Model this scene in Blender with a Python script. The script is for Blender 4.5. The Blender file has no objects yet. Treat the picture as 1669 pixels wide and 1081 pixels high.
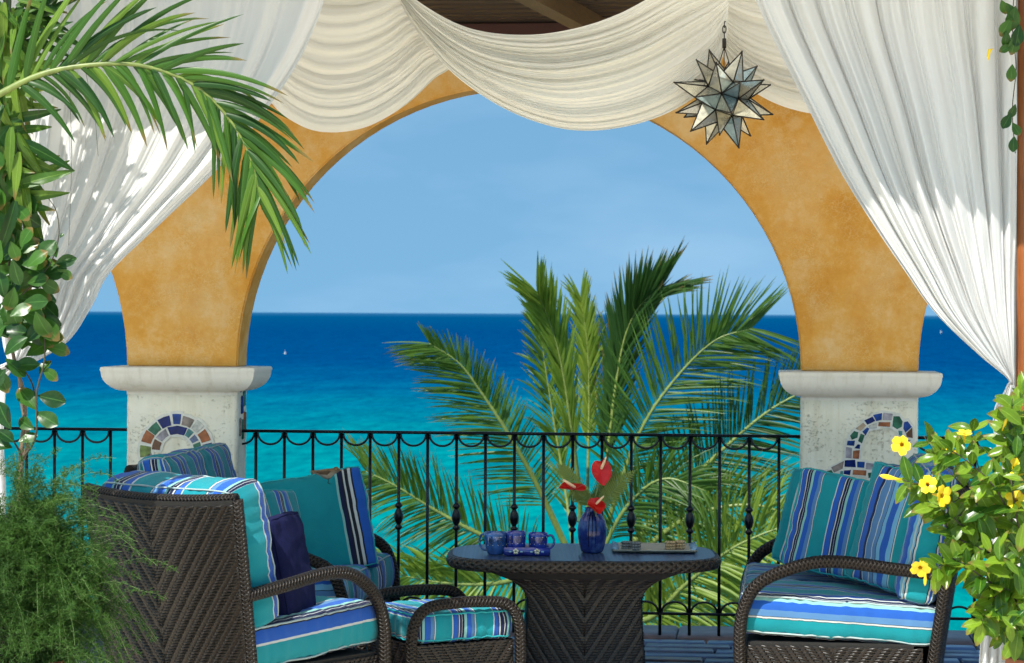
import bpy, bmesh, math, random
from mathutils import Vector, Matrix, noise
random.seed(11)
V = Vector
PI = math.pi
S = bpy.context.scene
COL = S.collection

# ------------------------------------------------------------------ camera
IW, IH, FPX = 1669.0, 1081.0, 3900.0
EYE, YAW, ROLL, HOR = 1.75, math.radians(5.9), 0.005, 509.2
cy_, sy_ = math.cos(YAW), math.sin(YAW)
CF = V((-sy_, cy_, 0.0))
_R = V((cy_, sy_, 0.0))
CR = _R * math.cos(ROLL) + V((0, 0, 1)) * math.sin(ROLL)
CU = V((0, 0, 1)) * math.cos(ROLL) - _R * math.sin(ROLL)
CP = V((0, 0, EYE))
cam_d = bpy.data.cameras.new('camera')
cam = bpy.data.objects.new('camera', cam_d)
COL.objects.link(cam)
cam_d.sensor_width = 36.0
cam_d.lens = 36.0 * FPX / IW
cam_d.shift_y = -(IH / 2 - HOR) / IW
cam_d.clip_start = 0.1
cam_d.clip_end = 90000
cam_d.dof.use_dof = True; cam_d.dof.focus_distance = 10.7; cam_d.dof.aperture_fstop = 8.0
m = Matrix((CR, CU, -CF)).transposed().to_4x4()
m.translation = CP
cam.matrix_world = m
S.camera = cam

def U(u, v, d):
    """photo pixel + distance along the view axis -> place in the scene (metres)"""
    return CP + (CF + CR * ((u - IW / 2) / FPX) + CU * ((HOR - v) / FPX)) * d

def UY(u, v, Y):
    r = CF + CR * ((u - IW / 2) / FPX) + CU * ((HOR - v) / FPX)
    return CP + r * (Y / r.y)

def floor_at(lat, d):
    p = CF * d + _R * lat
    return V((p.x, p.y, 0))

# ------------------------------------------------------------------ light
SUN_EL, SUN_AZ = math.radians(54), math.radians(22)     # behind the camera, a little to the left
w = bpy.data.worlds.new('World'); S.world = w; w.use_nodes = True
nt = w.node_tree; nt.nodes.clear()
sky = nt.nodes.new('ShaderNodeTexSky'); sky.sky_type = 'NISHITA'; sky.sun_disc = False
sky.sun_elevation = SUN_EL
sky.sun_rotation = PI + SUN_AZ
sky.air_density = 1.0; sky.dust_density = 0.25; sky.ozone_density = 0.6; sky.altitude = 10
bg = nt.nodes.new('ShaderNodeBackground'); bg.inputs['Strength'].default_value = 0.101
out = nt.nodes.new('ShaderNodeOutputWorld')
tc = nt.nodes.new('ShaderNodeTexCoord'); mpw = nt.nodes.new('ShaderNodeMapping')
mpw.inputs['Location'].default_value = (0, 0, .58); mpw.inputs['Scale'].default_value = (1, 1, 1.0)   # clear tropical air: no pale band at the horizon
nrm_ = nt.nodes.new('ShaderNodeVectorMath'); nrm_.operation = 'NORMALIZE'
nt.links.new(tc.outputs['Generated'], mpw.inputs[0]); nt.links.new(mpw.outputs[0], nrm_.inputs[0]); nt.links.new(nrm_.outputs[0], sky.inputs[0])
wb = nt.nodes.new('ShaderNodeMix'); wb.data_type = 'RGBA'; wb.blend_type = 'MULTIPLY'; wb.inputs[0].default_value = 1.0
wb.inputs[7].default_value = (.79, 1.09, .99, 1)
nt.links.new(sky.outputs[0], wb.inputs[6]); # thin fair-weather cloud veils over the whole sky
cmap = nt.nodes.new('ShaderNodeMapping'); cmap.inputs['Scale'].default_value = (5, 5, 16)
cn = nt.nodes.new('ShaderNodeTexNoise'); cn.inputs['Scale'].default_value = 1.0; cn.inputs['Detail'].default_value = 6; cn.inputs['Roughness'].default_value = .55
cr = nt.nodes.new('ShaderNodeValToRGB'); cr.color_ramp.elements[0].position = .48; cr.color_ramp.elements[1].position = .80
cr.color_ramp.elements[1].color = (.10, .10, .10, 1)
cm = nt.nodes.new('ShaderNodeMix'); cm.data_type = 'RGBA'; cm.inputs[7].default_value = (6.2, 6.9, 7.4, 1)
nt.links.new(tc.outputs['Generated'], cmap.inputs[0]); nt.links.new(cmap.outputs[0], cn.inputs['Vector']); nt.links.new(cn.outputs['Fac'], cr.inputs[0])
nt.links.new(cr.outputs[0], cm.inputs[0]); nt.links.new(wb.outputs[2], cm.inputs[6]); nt.links.new(cm.outputs[2], bg.inputs[0]); nt.links.new(bg.outputs[0], out.inputs[0])

sd = bpy.data.lights.new('sun', 'SUN'); sd.energy = 3.2; sd.angle = math.radians(0.5); sd.color = (1.0, 0.955, 0.88)
sun = bpy.data.objects.new('sun', sd); COL.objects.link(sun)
to_sun = V((-math.sin(SUN_AZ) * math.cos(SUN_EL), -math.cos(SUN_AZ) * math.cos(SUN_EL), math.sin(SUN_EL)))
sun.rotation_euler = to_sun.to_track_quat('Z', 'Y').to_euler()
sun.location = (-3, -6, 8)

S.view_settings.view_transform = 'Standard'; S.view_settings.look = 'None'
S.view_settings.exposure = 1.3; S.view_settings.gamma = 1.0; S.view_settings.use_curve_mapping = False
S.render.engine = 'CYCLES'
S.cycles.use_denoising = True
S.cycles.use_adaptive_sampling = True; S.cycles.adaptive_threshold = .02
S.cycles.max_bounces = 5; S.cycles.diffuse_bounces = 4; S.cycles.glossy_bounces = 3; S.cycles.transparent_max_bounces = 12
S.cycles.sample_clamp_indirect = 6

# ------------------------------------------------------------------ helpers
class MB:
    def __init__(s):
        s.v, s.f, s.uv = [], [], []
    def add(s, vs, fs, uvs=None):
        o = len(s.v)
        s.v += [tuple(p) for p in vs]
        for k, f in enumerate(fs):
            s.f.append([i + o for i in f])
            s.uv.append([uvs[i] for i in f] if uvs else [(0, 0)] * len(f))
    def mesh(s, name, smooth=True):
        me = bpy.data.meshes.new(name)
        me.from_pydata(s.v, [], s.f)
        l = me.uv_layers.new(name='UVMap')
        flat = [c for f in s.uv for uv in f for c in uv]
        l.data.foreach_set('uv', flat)
        if smooth:
            me.polygons.foreach_set('use_smooth', [True] * len(me.polygons))
        me.update()
        return me
    def build(s, name, mat, parent=None, smooth=True, world=False):
        o = bpy.data.objects.new(name, s.mesh(name, smooth))
        COL.objects.link(o)
        o.data.materials.append(mat)
        if parent: attach(o, parent, world)
        return o
    def box(s, c, d, rot=None, bev=0.0):
        c = V(c); hx, hy, hz = d[0] / 2, d[1] / 2, d[2] / 2
        if bev <= 0:
            vs = [V((x, y, z)) for x in (-hx, hx) for y in (-hy, hy) for z in (-hz, hz)]
            fs = [(0, 1, 3, 2), (4, 6, 7, 5), (0, 4, 5, 1), (2, 3, 7, 6), (0, 2, 6, 4), (1, 5, 7, 3)]
        else:
            bm = bmesh.new(); bmesh.ops.create_cube(bm, size=1)
            for q in bm.verts: q.co = V((q.co.x * 2 * hx, q.co.y * 2 * hy, q.co.z * 2 * hz))
            bmesh.ops.bevel(bm, geom=bm.edges[:], offset=bev, segments=2, affect='EDGES')
            bm.verts.index_update()
            vs = [q.co.copy() for q in bm.verts]; fs = [[q.index for q in f.verts] for f in bm.faces]; bm.free()
        if rot: vs = [rot @ p for p in vs]
        uv = [(p.x + p.y * .3, p.z + p.y * .7) for p in vs]
        s.add([p + c for p in vs], fs, uv)
        return s
    def tube(s, pts, r, n=8, closed=False, caps=True, flat=1.0):
        pts = [V(p) for p in pts]; N = len(pts)
        rr = r if isinstance(r, (list, tuple)) else [r] * N
        tang = []
        for i in range(N):
            a = pts[i - 1] if (i > 0 or closed) else pts[i]
            b = pts[(i + 1) % N] if (i < N - 1 or closed) else pts[i]
            t = b - a
            tang.append(t.normalized() if t.length > 1e-9 else V((0, 0, 1)))
        ref = V((0, 0, 1)) if abs(tang[0].z) < .9 else V((0, 1, 0))
        nrm = (ref - tang[0] * ref.dot(tang[0])).normalized()
        vs, uvs, L = [], [], 0
        for i in range(N):
            if i:
                nrm = (nrm - tang[i] * nrm.dot(tang[i]))
                nrm = nrm.normalized() if nrm.length > 1e-6 else tang[i].orthogonal().normalized()
                L += (pts[i] - pts[i - 1]).length
            bi = tang[i].cross(nrm)
            for k in range(n + 1):
                a = 2 * PI * k / n
                vs.append(pts[i] + (nrm * math.cos(a) + bi * math.sin(a) * flat) * rr[i]); uvs.append((L, k / n))
        fs = []
        for i in range(N - 1 + (1 if closed else 0)):
            j = (i + 1) % N
            for k in range(n):
                fs.append((i * (n + 1) + k, i * (n + 1) + k + 1, j * (n + 1) + k + 1, j * (n + 1) + k))
        if caps and not closed:
            fs.append(tuple(range(n))[::-1]); b = (N - 1) * (n + 1); fs.append(tuple(b + k for k in range(n)))
        s.add(vs, fs, uvs)
        return s
    def lathe(s, prof, c=(0, 0, 0), n=24, rot=None, sx=1, sy=1):
        c = V(c); vs, uvs = [], []
        for i, (r, z) in enumerate(prof):
            for k in range(n + 1):
                a = 2 * PI * k / n
                p = V((r * math.cos(a) * sx, r * math.sin(a) * sy, z))
                if rot: p = rot @ p
                vs.append(c + p); uvs.append((k / n, z))
        fs = []
        for i in range(len(prof) - 1):
            for k in range(n):
                a = i * (n + 1) + k
                fs.append((a, a + 1, a + n + 2, a + n + 1))
        s.add(vs, fs, uvs)
        return s
    def grid(s, fn, nu, nv, uvf=None):
        vs, uvs = [], []
        for j in range(nv + 1):
            for i in range(nu + 1):
                a, b = i / nu, j / nv
                vs.append(fn(a, b)); uvs.append(uvf(a, b) if uvf else (a, b))
        fs = [(j * (nu + 1) + i, j * (nu + 1) + i + 1, (j + 1) * (nu + 1) + i + 1, (j + 1) * (nu + 1) + i) for j in range(nv) for i in range(nu)]
        s.add(vs, fs, uvs)
        return s

MW = {}
def mw(o):
    return MW.get(o.name, Matrix.Identity(4))
def attach(o, parent, world=False):
    o.parent = parent
    if world: o.matrix_parent_inverse = mw(parent).inverted()

def empty(name, loc=(0, 0, 0), rz=0.0, label=None, cat=None, group=None):
    o = bpy.data.objects.new(name, None); COL.objects.link(o)
    o.empty_display_size = .1
    o.location = loc; o.rotation_euler = (0, 0, rz)
    MW[o.name] = Matrix.Translation(V(loc)) @ Matrix.Rotation(rz, 4, 'Z')
    if label: tag(o, label, cat, group)
    return o
def tag(o, label, cat, group=None):
    o['label'] = label; o['category'] = cat
    if group: o['group'] = group
    return o
def struct(o):
    o['kind'] = 'structure'; return o
def stuff(o):
    o['kind'] = 'stuff'; return o
def inst(name, me, mat_, parent, M, world=True):
    o = bpy.data.objects.new(name, me); COL.objects.link(o)
    o.matrix_world = M
    if parent:
        attach(o, parent, world)
        o.matrix_basis = M
    return o

def spline(pts, n):
    """Catmull-Rom through control points -> n+1 points"""
    pts = [V(p) for p in pts]
    P = [pts[0] * 2 - pts[1]] + pts + [pts[-1] * 2 - pts[-2]]
    k = len(pts) - 1; res = []
    for i in range(n + 1):
        x = i / n * k; j = min(int(x), k - 1); t = x - j
        a, b, c, d = P[j], P[j + 1], P[j + 2], P[j + 3]
        res.append(.5 * ((2 * b) + (c - a) * t + (2 * a - 5 * b + 4 * c - d) * t * t + (3 * b - a - 3 * c + d) * t ** 3))
    return res
def lerp(a, b, t): return a + (b - a) * t
def nz(x, y=0, z=0): return noise.noise(V((x, y, z)))

# ------------------------------------------------------------------ materials
class Mat:
    def __init__(s, name):
        s.m = bpy.data.materials.new(name); s.m.use_nodes = True
        s.t = s.m.node_tree; s.n = s.t.nodes
        s.b = s.n['Principled BSDF']; s.o = s.n['Material Output']
    def node(s, t, **kw):
        q = s.n.new(t)
        for k, v in kw.items(): setattr(q, k, v)
        return q
    def link(s, a, b): s.t.links.new(a, b)
    def set(s, **kw):
        for k, v in kw.items():
            s.b.inputs[k.replace('_', ' ')].default_value = v
        return s
    def coord(s, which='Object', scale=None):
        c = s.node('ShaderNodeTexCoord').outputs[which]
        if scale:
            mp = s.node('ShaderNodeMapping'); mp.inputs['Scale'].default_value = scale
            s.link(c, mp.inputs[0]); c = mp.outputs[0]
        return c
    def noise(s, scale, vec=None, detail=4, rough=.55):
        q = s.node('ShaderNodeTexNoise'); q.inputs['Scale'].default_value = scale
        q.inputs['Detail'].default_value = detail; q.inputs['Roughness'].default_value = rough
        if vec: s.link(vec, q.inputs['Vector'])
        return q.outputs['Fac']
    def ramp(s, fac, stops, interp='LINEAR'):
        q = s.node('ShaderNodeValToRGB'); e = q.color_ramp; e.interpolation = interp
        while len(e.elements) < len(stops): e.elements.new(.5)
        for el, (p, c) in zip(e.elements, stops):
            el.position = p; el.color = tuple(c) + ((1,) if len(c) == 3 else ())
        s.link(fac, q.inputs[0]); return q.outputs[0]
    def math(s, op, a, b=None, c=None):
        q = s.node('ShaderNodeMath', operation=op)
        for i, x in enumerate((a, b, c)):
            if x is None: continue
            if isinstance(x, (int, float)): q.inputs[i].default_value = x
            else: s.link(x, q.inputs[i])
        return q.outputs[0]
    def mix(s, fac, a, b, mode='MIX'):
        q = s.node('ShaderNodeMix', data_type='RGBA', blend_type=mode)
        for i, x in ((0, fac), (6, a), (7, b)):
            if isinstance(x, (int, float)): q.inputs[i].default_value = x
            elif isinstance(x, (tuple, list)): q.inputs[i].default_value = tuple(x) + (1,)
            else: s.link(x, q.inputs[i])
        return q.outputs[2]
    def bump(s, h, strength=.3, dist=.01):
        q = s.node('ShaderNodeBump'); q.inputs['Strength'].default_value = strength; q.inputs['Distance'].default_value = dist
        s.link(h, q.inputs['Height']); s.link(q.outputs[0], s.b.inputs['Normal']); return q
    def color(s, c):
        if isinstance(c, (tuple, list)): s.b.inputs['Base Color'].default_value = tuple(c) + (1,)
        else: s.link(c, s.b.inputs['Base Color'])
        return s

def plain(name, c, rough=.5, metal=0, var=.12, scale=30, bump=0, spec=.5, coat=0):
    M = Mat(name); co = M.coord()
    f = M.noise(scale, co)
    lo = tuple(x * (1 - var) for x in c); hi = tuple(min(1, x * (1 + var)) for x in c)
    M.color(M.ramp(f, [(.3, lo), (.7, hi)])); M.set(Roughness=rough, Metallic=metal)
    M.b.inputs['Specular IOR Level'].default_value = spec
    M.b.inputs['Coat Weight'].default_value = coat
    if bump: M.bump(M.noise(scale * 5, co), bump, .004)
    return M.m

def leaf_mat(name, dark, light, rough=.35, trans=.3, rnd=.5, brown=.8):
    M = Mat(name)
    oi = M.node('ShaderNodeObjectInfo').outputs['Random']
    co = M.coord('UV')
    f = M.noise(6, M.coord('Object'), 3)
    f = M.math('ADD', M.math('MULTIPLY', oi, rnd), M.math('MULTIPLY', f, 1.0 - rnd))
    c = M.ramp(f, [(.2, dark), (.8, light)])
    # pale midrib along the uv centre line
    sx = M.node('ShaderNodeSeparateXYZ'); M.link(co, sx.inputs[0])
    rib = M.math('LESS_THAN', M.math('ABSOLUTE', M.math('SUBTRACT', sx.outputs[0], .5)), .035)
    c = M.mix(M.math('MULTIPLY', rib, .35), c, tuple(min(1, x * 1.7 + .03) for x in light))
    # fine veins along the blade, and dry brown tips on some leaves
    vein = M.noise(1, M.coord('UV', (26, 1.6, 1)), 3, .6)
    c = M.mix(.55, c, M.ramp(vein, [(.35, (.62, .66, .6)), (.65, (1.1, 1.08, 1.05))]), 'MULTIPLY')
    tip = M.math('MULTIPLY', M.math('MULTIPLY', M.math('SUBTRACT', M.math('ADD', sx.outputs[1], M.math('MULTIPLY', f, .25)), .97), 9), M.math('GREATER_THAN', oi, .45))
    cl_ = M.node('ShaderNodeClamp'); M.link(tip, cl_.inputs[0])
    c = M.mix(M.math('MULTIPLY', cl_.outputs[0], brown), c, (.20, .12, .04))
    M.color(c); M.set(Roughness=rough)
    M.b.inputs['Specular IOR Level'].default_value = .28
    tr = M.node('ShaderNodeBsdfTranslucent')
    M.link(M.mix(.5, c, tuple(min(1, x * 1.5) for x in light)), tr.inputs[0])
    ms = M.node('ShaderNodeMixShader'); ms.inputs[0].default_value = trans
    M.link(M.b.outputs[0], ms.inputs[1]); M.link(tr.outputs[0], ms.inputs[2]); M.link(ms.outputs[0], M.o.inputs[0])
    return M.m

# striped awning cloth: (end of stripe, colour) along the cloth's own width
TEAL, BLUE, STEEL, MINT = (.002, .215, .255), (.012, .085, .38), (.07, .18, .36), (.20, .42, .39)
SKYB, NAVY, WHITE, BLK = (.13, .34, .52), (.005, .010, .045), (.46, .49, .48), (.010, .012, .018)
BAND = [(0, WHITE), (.02, BLUE), (.15, BLK), (.165, WHITE), (.19, NAVY), (.24, WHITE), (.25, NAVY), (.29, MINT),
        (.35, BLUE), (.47, STEEL), (.56, BLK), (.568, WHITE), (.592, BLK), (.60, TEAL)]
BAND2 = [(0, WHITE), (.015, STEEL), (.09, BLK), (.105, SKYB), (.18, BLUE), (.31, SKYB), (.40, BLK), (.412, WHITE), (.43, TEAL),
         (.64, BLK), (.652, WHITE), (.67, BLUE), (.80, NAVY), (.85, WHITE), (.862, STEEL)]
BAND3 = [(0, TEAL), (.66, MINT), (.675, NAVY), (.70, BLK), (.712, WHITE), (.724, BLK), (.75, WHITE), (.768, BLK), (.78, BLUE), (.865, BLK), (.87, WHITE), (.885, BLK), (.89, TEAL)]
def stripes(name, band, period, shift=0.0, sat=1.0):
    M = Mat(name)
    sx = M.node('ShaderNodeSeparateXYZ'); M.link(M.coord('UV'), sx.inputs[0])
    x = M.math('FRACT', M.math('ADD', M.math('DIVIDE', sx.outputs[0], period), shift))
    c = M.ramp(x, band, 'CONSTANT')
    f = M.noise(9, M.coord('Object'), 4)
    c = M.mix(.35, c, M.ramp(f, [(.3, (.72, .72, .74)), (.7, (1, 1, 1))]), 'MULTIPLY')
    M.color(c); M.set(Roughness=.85); M.b.inputs['Specular IOR Level'].default_value = .2
    M.b.inputs['Sheen Weight'].default_value = .15
    uvm = M.coord('UV', (900, 900, 1))
    ck = M.node('ShaderNodeTexChecker'); ck.inputs['Scale'].default_value = 1; M.link(uvm, ck.inputs[0])
    h = M.math('ADD', M.math('MULTIPLY', ck.outputs[1], .15), M.noise(28, M.coord('Object'), 5))
    M.bump(h, .25, .008)
    return M.m

# ---- materials of the place
def m_stucco():
    M = Mat('ochre_stucco'); co = M.coord('Object')
    a = M.noise(2.1, co, 6, .66); b = M.noise(6, co, 9, .74); d = M.noise(70, co, 3, .6)
    c = M.ramp(a, [(.32, (.60, .25, .03)), (.47, (.70, .35, .07)), (.60, (.75, .46, .18)), (.72, (.70, .52, .27))])
    c = M.mix(.5, c, M.ramp(b, [(.34, (.62, .27, .035)), (.5, (.70, .37, .08)), (.64, (.78, .55, .27))]))
    vr = M.node('ShaderNodeTexVoronoi', feature='DISTANCE_TO_EDGE'); vr.inputs['Scale'].default_value = 42
    wv_ = M.node('ShaderNodeVectorMath', operation='ADD'); M.link(co, wv_.inputs[0])
    nn_ = M.node('ShaderNodeTexNoise'); nn_.inputs['Scale'].default_value = 30; M.link(co, nn_.inputs[0])
    sc_ = M.node('ShaderNodeVectorMath', operation='SCALE'); sc_.inputs['Scale'].default_value = .06; M.link(nn_.outputs['Color'], sc_.inputs[0]); M.link(sc_.outputs[0], wv_.inputs[1])
    M.link(wv_.outputs[0], vr.inputs['Vector'])
    sp = M.math('MULTIPLY', M.ramp(vr.outputs['Distance'], [(.02, (1, 1, 1)), (.09, (0, 0, 0))]), M.ramp(M.noise(5, co, 4), [(.42, (0, 0, 0)), (.6, (1, 1, 1))]))
    c = M.mix(M.math('MULTIPLY', sp, .24), c, (.84, .68, .36))
    M.color(c); M.set(Roughness=.9); M.b.inputs['Specular IOR Level'].default_value = .15
    M.bump(M.math('ADD', M.math('ADD', M.math('MULTIPLY', d, .6), b), M.math('MULTIPLY', sp, .3)), .55, .007)
    return M.m
def m_coral():
    M = Mat('coral_stone'); co = M.coord('Object')
    a = M.noise(3, co, 6); 
    c = M.ramp(a, [(.3, (.82, .77, .61)), (.55, (.88, .84, .70)), (.75, (.84, .79, .62))])
    st = M.node('ShaderNodeMapping'); st.inputs['Scale'].default_value = (60, 60, 75); M.link(co, st.inputs[0])
    p = M.noise(1.0, st.outputs[0], 6, .7); big = M.noise(4, co, 3)
    pit = M.ramp(M.math('ADD', p, M.math('MULTIPLY', big, .35)), [(.50, (1, 1, 1)), (.58, (0, 0, 0))])
    pit = M.ramp(pit, [(0, (0, 0, 0)), (1, (1, 1, 1))])
    c = M.mix(M.math('MULTIPLY', pit, .5), c, (.34, .29, .18))
    stn = M.ramp(M.noise(1, M.coord('Object', (12, 12, 1.2)), 5, .65), [(.48, (1, 1, 1)), (.72, (.80, .76, .64))])
    c = M.mix(.8, c, stn, 'MULTIPLY')
    M.color(c); M.set(Roughness=.92); M.b.inputs['Specular IOR Level'].default_value = .15
    M.bump(M.math('SUBTRACT', M.math('MULTIPLY', M.noise(60, co, 5), .5), pit), .6, .006)
    return M.m
def m_cast():
    M = Mat('cast_stone'); co = M.coord('Object')
    c = M.ramp(M.noise(5, co, 6), [(.3, (.82, .77, .66)), (.7, (.87, .82, .71))])
    stn = M.ramp(M.noise(1, M.coord('Object', (16, 16, 1.5)), 5, .65), [(.50, (1, 1, 1)), (.72, (.80, .77, .70))])
    M.color(M.mix(.8, c, stn, 'MULTIPLY'))
    M.set(Roughness=.8); M.b.inputs['Specular IOR Level'].default_value = .2
    M.bump(M.math('ADD', M.noise(120, co, 4), M.math('MULTIPLY', M.noise(9, co, 6), 2)), .3, .005); return M.m
def m_cloth(name, tint=(.86, .86, .84), tr=.30, us=240, vs_=3, bs=.12):
    M = Mat(name); uv = M.coord('UV', (us, vs_, 1))
    c = M.ramp(M.noise(1, uv, 3), [(.3, tuple(x * .965 for x in tint)), (.7, tint)])
    M.color(c); M.set(Roughness=.9); M.b.inputs['Specular IOR Level'].default_value = .1
    M.bump(M.noise(1, M.coord('UV', (us * 1.75, vs_ * 2, 1)), 3), bs, .006)
    t = M.node('ShaderNodeBsdfTranslucent'); t.inputs[0].default_value = tint + (1,)
    ms = M.node('ShaderNodeMixShader'); ms.inputs[0].default_value = tr
    M.link(M.b.outputs[0], ms.inputs[1]); M.link(t.outputs[0], ms.inputs[2]); M.link(ms.outputs[0], M.o.inputs[0])
    return M.m
def m_wicker(name, base=(.011, .0075, .005)):
    M = Mat(name); co = M.coord('Object')
    c = M.ramp(M.noise(90, co, 3), [(.3, tuple(x * .55 for x in base)), (.7, tuple(x * 1.7 for x in base))])
    M.color(c); M.set(Roughness=.38); M.b.inputs['Specular IOR Level'].default_value = .34
    M.bump(M.noise(260, co, 2), .2, .002); return M.m
def m_braid(name, base=(.010, .007, .005), fq=170):
    M = Mat(name)
    sx = M.node('ShaderNodeSeparateXYZ'); M.link(M.coord('UV'), sx.inputs[0])
    def wrap(ang, f, off):
        x = M.math('ADD', M.math('MULTIPLY', sx.outputs[0], f), M.math('MULTIPLY', sx.outputs[1], ang))
        return M.math('ABSOLUTE', M.math('SINE', M.math('ADD', x, off)))
    h = M.math('MAXIMUM', wrap(5 * PI, fq, 0), M.math('MULTIPLY', wrap(-5 * PI, fq, 1.2), .92))
    c = M.ramp(h, [(.25, tuple(x * .25 for x in base)), (.85, tuple(x * 1.5 for x in base))])
    M.color(c); M.set(Roughness=.42); M.b.inputs['Specular IOR Level'].default_value = .26; M.bump(h, 1.0, .012); return M.m
def m_wood(name, dark, light, rough=.4, axis=(2, 2, 30)):
    M = Mat(name); co = M.coord('Object', axis)
    f = M.noise(4, co, 6, .65)
    M.color(M.ramp(f, [(.25, dark), (.75, light)])); M.set(Roughness=rough); M.bump(f, .15, .004); return M.m
def m_sea():
    M = Mat('sea_water'); g = M.node('ShaderNodeNewGeometry').outputs['Position']
    ln = M.node('ShaderNodeVectorMath', operation='LENGTH'); M.link(g, ln.inputs[0])
    d = ln.outputs['Value']
    lg = M.math('DIVIDE', M.math('LOGARITHM', d, 10), 5)           # 0.4 = 100 m, 0.6 = 1 km, 0.8 = 10 km
    nn = M.noise(1, M.coord('Object', (.0012, .007, 1)), 5, .6)
    n2 = M.noise(1, M.coord('Object', (.012, .05, 1)), 5, .65)
    x = M.math('ADD', lg, M.math('MULTIPLY', M.math('SUBTRACT', nn, .5), .05))
    x = M.math('ADD', x, M.math('MULTIPLY', M.math('SUBTRACT', n2, .5), .022))
    c = M.ramp(x, SEA)
    n3 = M.noise(1, M.coord('Object', (.42, .11, 1)), 5, .75); n4 = M.noise(1, M.coord('Object', (.10, .016, 1)), 5, .75)
    c = M.mix(1.0, c, M.ramp(n3, [(.34, (.55, .66, .76)), (.66, (1.25, 1.18, 1.10))]), 'MULTIPLY')
    c = M.mix(.9, c, M.ramp(n4, [(.34, (.60, .70, .80)), (.66, (1.22, 1.16, 1.10))]), 'MULTIPLY')
    M.color(c); M.set(Roughness=.6); M.b.inputs['Specular IOR Level'].default_value = .0
    M.bump(M.noise(1, M.coord('Object', (.22, .75, 1)), 6, .65), .6, .5)
    return M.m
SEA = [(.40, (.0, .215, .195)), (.465, (.0, .195, .195)), (.520, (.0, .160, .190)), (.550, (.0, .108, .180)), (.575, (.0, .066, .160)), (.605, (.0, .046, .140)), (.68, (.0, .042, .130)), (.80, (.0, .055, .14)), (.90, (.02, .10, .20))]  # last stops paint pale horizon haze into the far water
M_STUCCO, M_CORAL, M_CAST = m_stucco(), m_coral(), m_cast()
M_CURTAIN = m_cloth('white_voile', (.75, .75, .74), .40)
M_SWAG = m_cloth('ivory_voile', (.90, .875, .80), .42, 420, .5, .05)
M_WICK, M_BRAID = m_wicker('dark_wicker'), m_braid('dark_wicker_braid')
M_CORE = plain('wicker_core', (.008, .007, .006), .8, var=.2)
M_IRON = plain('black_iron', (.004, .005, .007), .30, metal=0, var=.3, scale=60, bump=.1, spec=.35)
M_SEA = m_sea()
M_ROOFWOOD = m_wood('dark_roof_wood', (.022, .012, .007), (.05, .03, .018), .6, (1, 20, 20))
M_RAFTER = m_wood('rafter_wood', (.07, .045, .02), (.14, .09, .045), .55, (12, 2, 12))
M_POST = m_wood('varnished_post_wood', (.16, .045, .010), (.32, .105, .028), .28, (14, 14, 1.2))
M_GROUT = plain('white_grout', (.72, .70, .62), .85)
M_TERRA = plain('terracotta', (.42, .13, .055), .8, var=.2, scale=9, bump=.25)
M_REDPOT = plain('red_clay', (.09, .012, .008), .6, var=.25, scale=8, bump=.2)
GL = {}
def glaze(key, c, rough=.12):
    if key not in GL: GL[key] = plain('glaze_' + key, c, rough, var=.45, scale=26, coat=0, spec=.22)
    return GL[key]
for k, c in dict(navy=(.008, .020, .13), blue=(.014, .055, .25), green=(.035, .14, .085), brick=(.34, .12, .05), taupe=(.26, .21, .18), mauve=(.33, .30, .33),
                 pale=(.55, .54, .49), brown=(.14, .07, .04), teal=(.06, .22, .22), tan=(.45, .33, .22), slate=(.13, .17, .28), white=(.72, .72, .68), moss=(.16, .22, .06)).items():
    glaze(k, c, .5 if k in ('brick', 'tan') else .22)

# ------------------------------------------------------------------ sea, shore, terrace
SEA_Z = -20.0
mb = MB()
rings = [60, 110, 200, 400, 900, 2000, 5000, 14000, 40000]
angs = [math.radians(a) for a in range(30, 151, 4)]
vs = [V((r * math.cos(a), r * math.sin(a), SEA_Z)) for r in rings for a in angs]
na = len(angs)
mb.add(vs, [(i * na + k, (i + 1) * na + k, (i + 1) * na + k + 1, i * na + k + 1) for i in range(len(rings) - 1) for k in range(na - 1)])
struct(mb.build('sea', M_SEA))
M_SOIL = plain('dry_slope_soil', (.12, .10, .055), .95, var=.4, scale=.6, bump=.5)
mb = MB()
mb.grid(lambda a, b: V((lerp(-160, 160, a), lerp(13.6, 125, b), lerp(-4.2, -21, b ** .8) + .8 * nz(a * 14, b * 8))), 60, 40)
struct(mb.build('hillside', M_SOIL))

WALL_Y = UY(835, 700, 12.80).y            # front face of the arcade
RAIL_Y = 12.92
M_DECK = plain('slate_setting_bed', (.035, .035, .045), .7, var=.2)
mb = MB(); mb.box((0, 12.05, -.21), (16, 2.7, .40))
deck = struct(mb.build('veranda_floor', M_DECK, smooth=False))
M_PAVE = plain('bounce_terrace_stone', (.80, .70, .54), .85, var=.08, scale=2, bump=.2)
mb = MB(); mb.grid(lambda a, b: V((lerp(-40, 40, a), lerp(-45, 10.8, b), .006)), 8, 8)
struct(mb.build('terrace', M_PAVE))  # unseen terrace, kept pale to bounce sunlight into the shade
mb = MB(); mb.grid(lambda a, b: V((lerp(-400, 400, a), lerp(-420, -44, b), -.3)), 4, 4)
struct(mb.build('ground', plain('lawn_behind', (.07, .12, .03), .95, scale=.4)))
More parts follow.
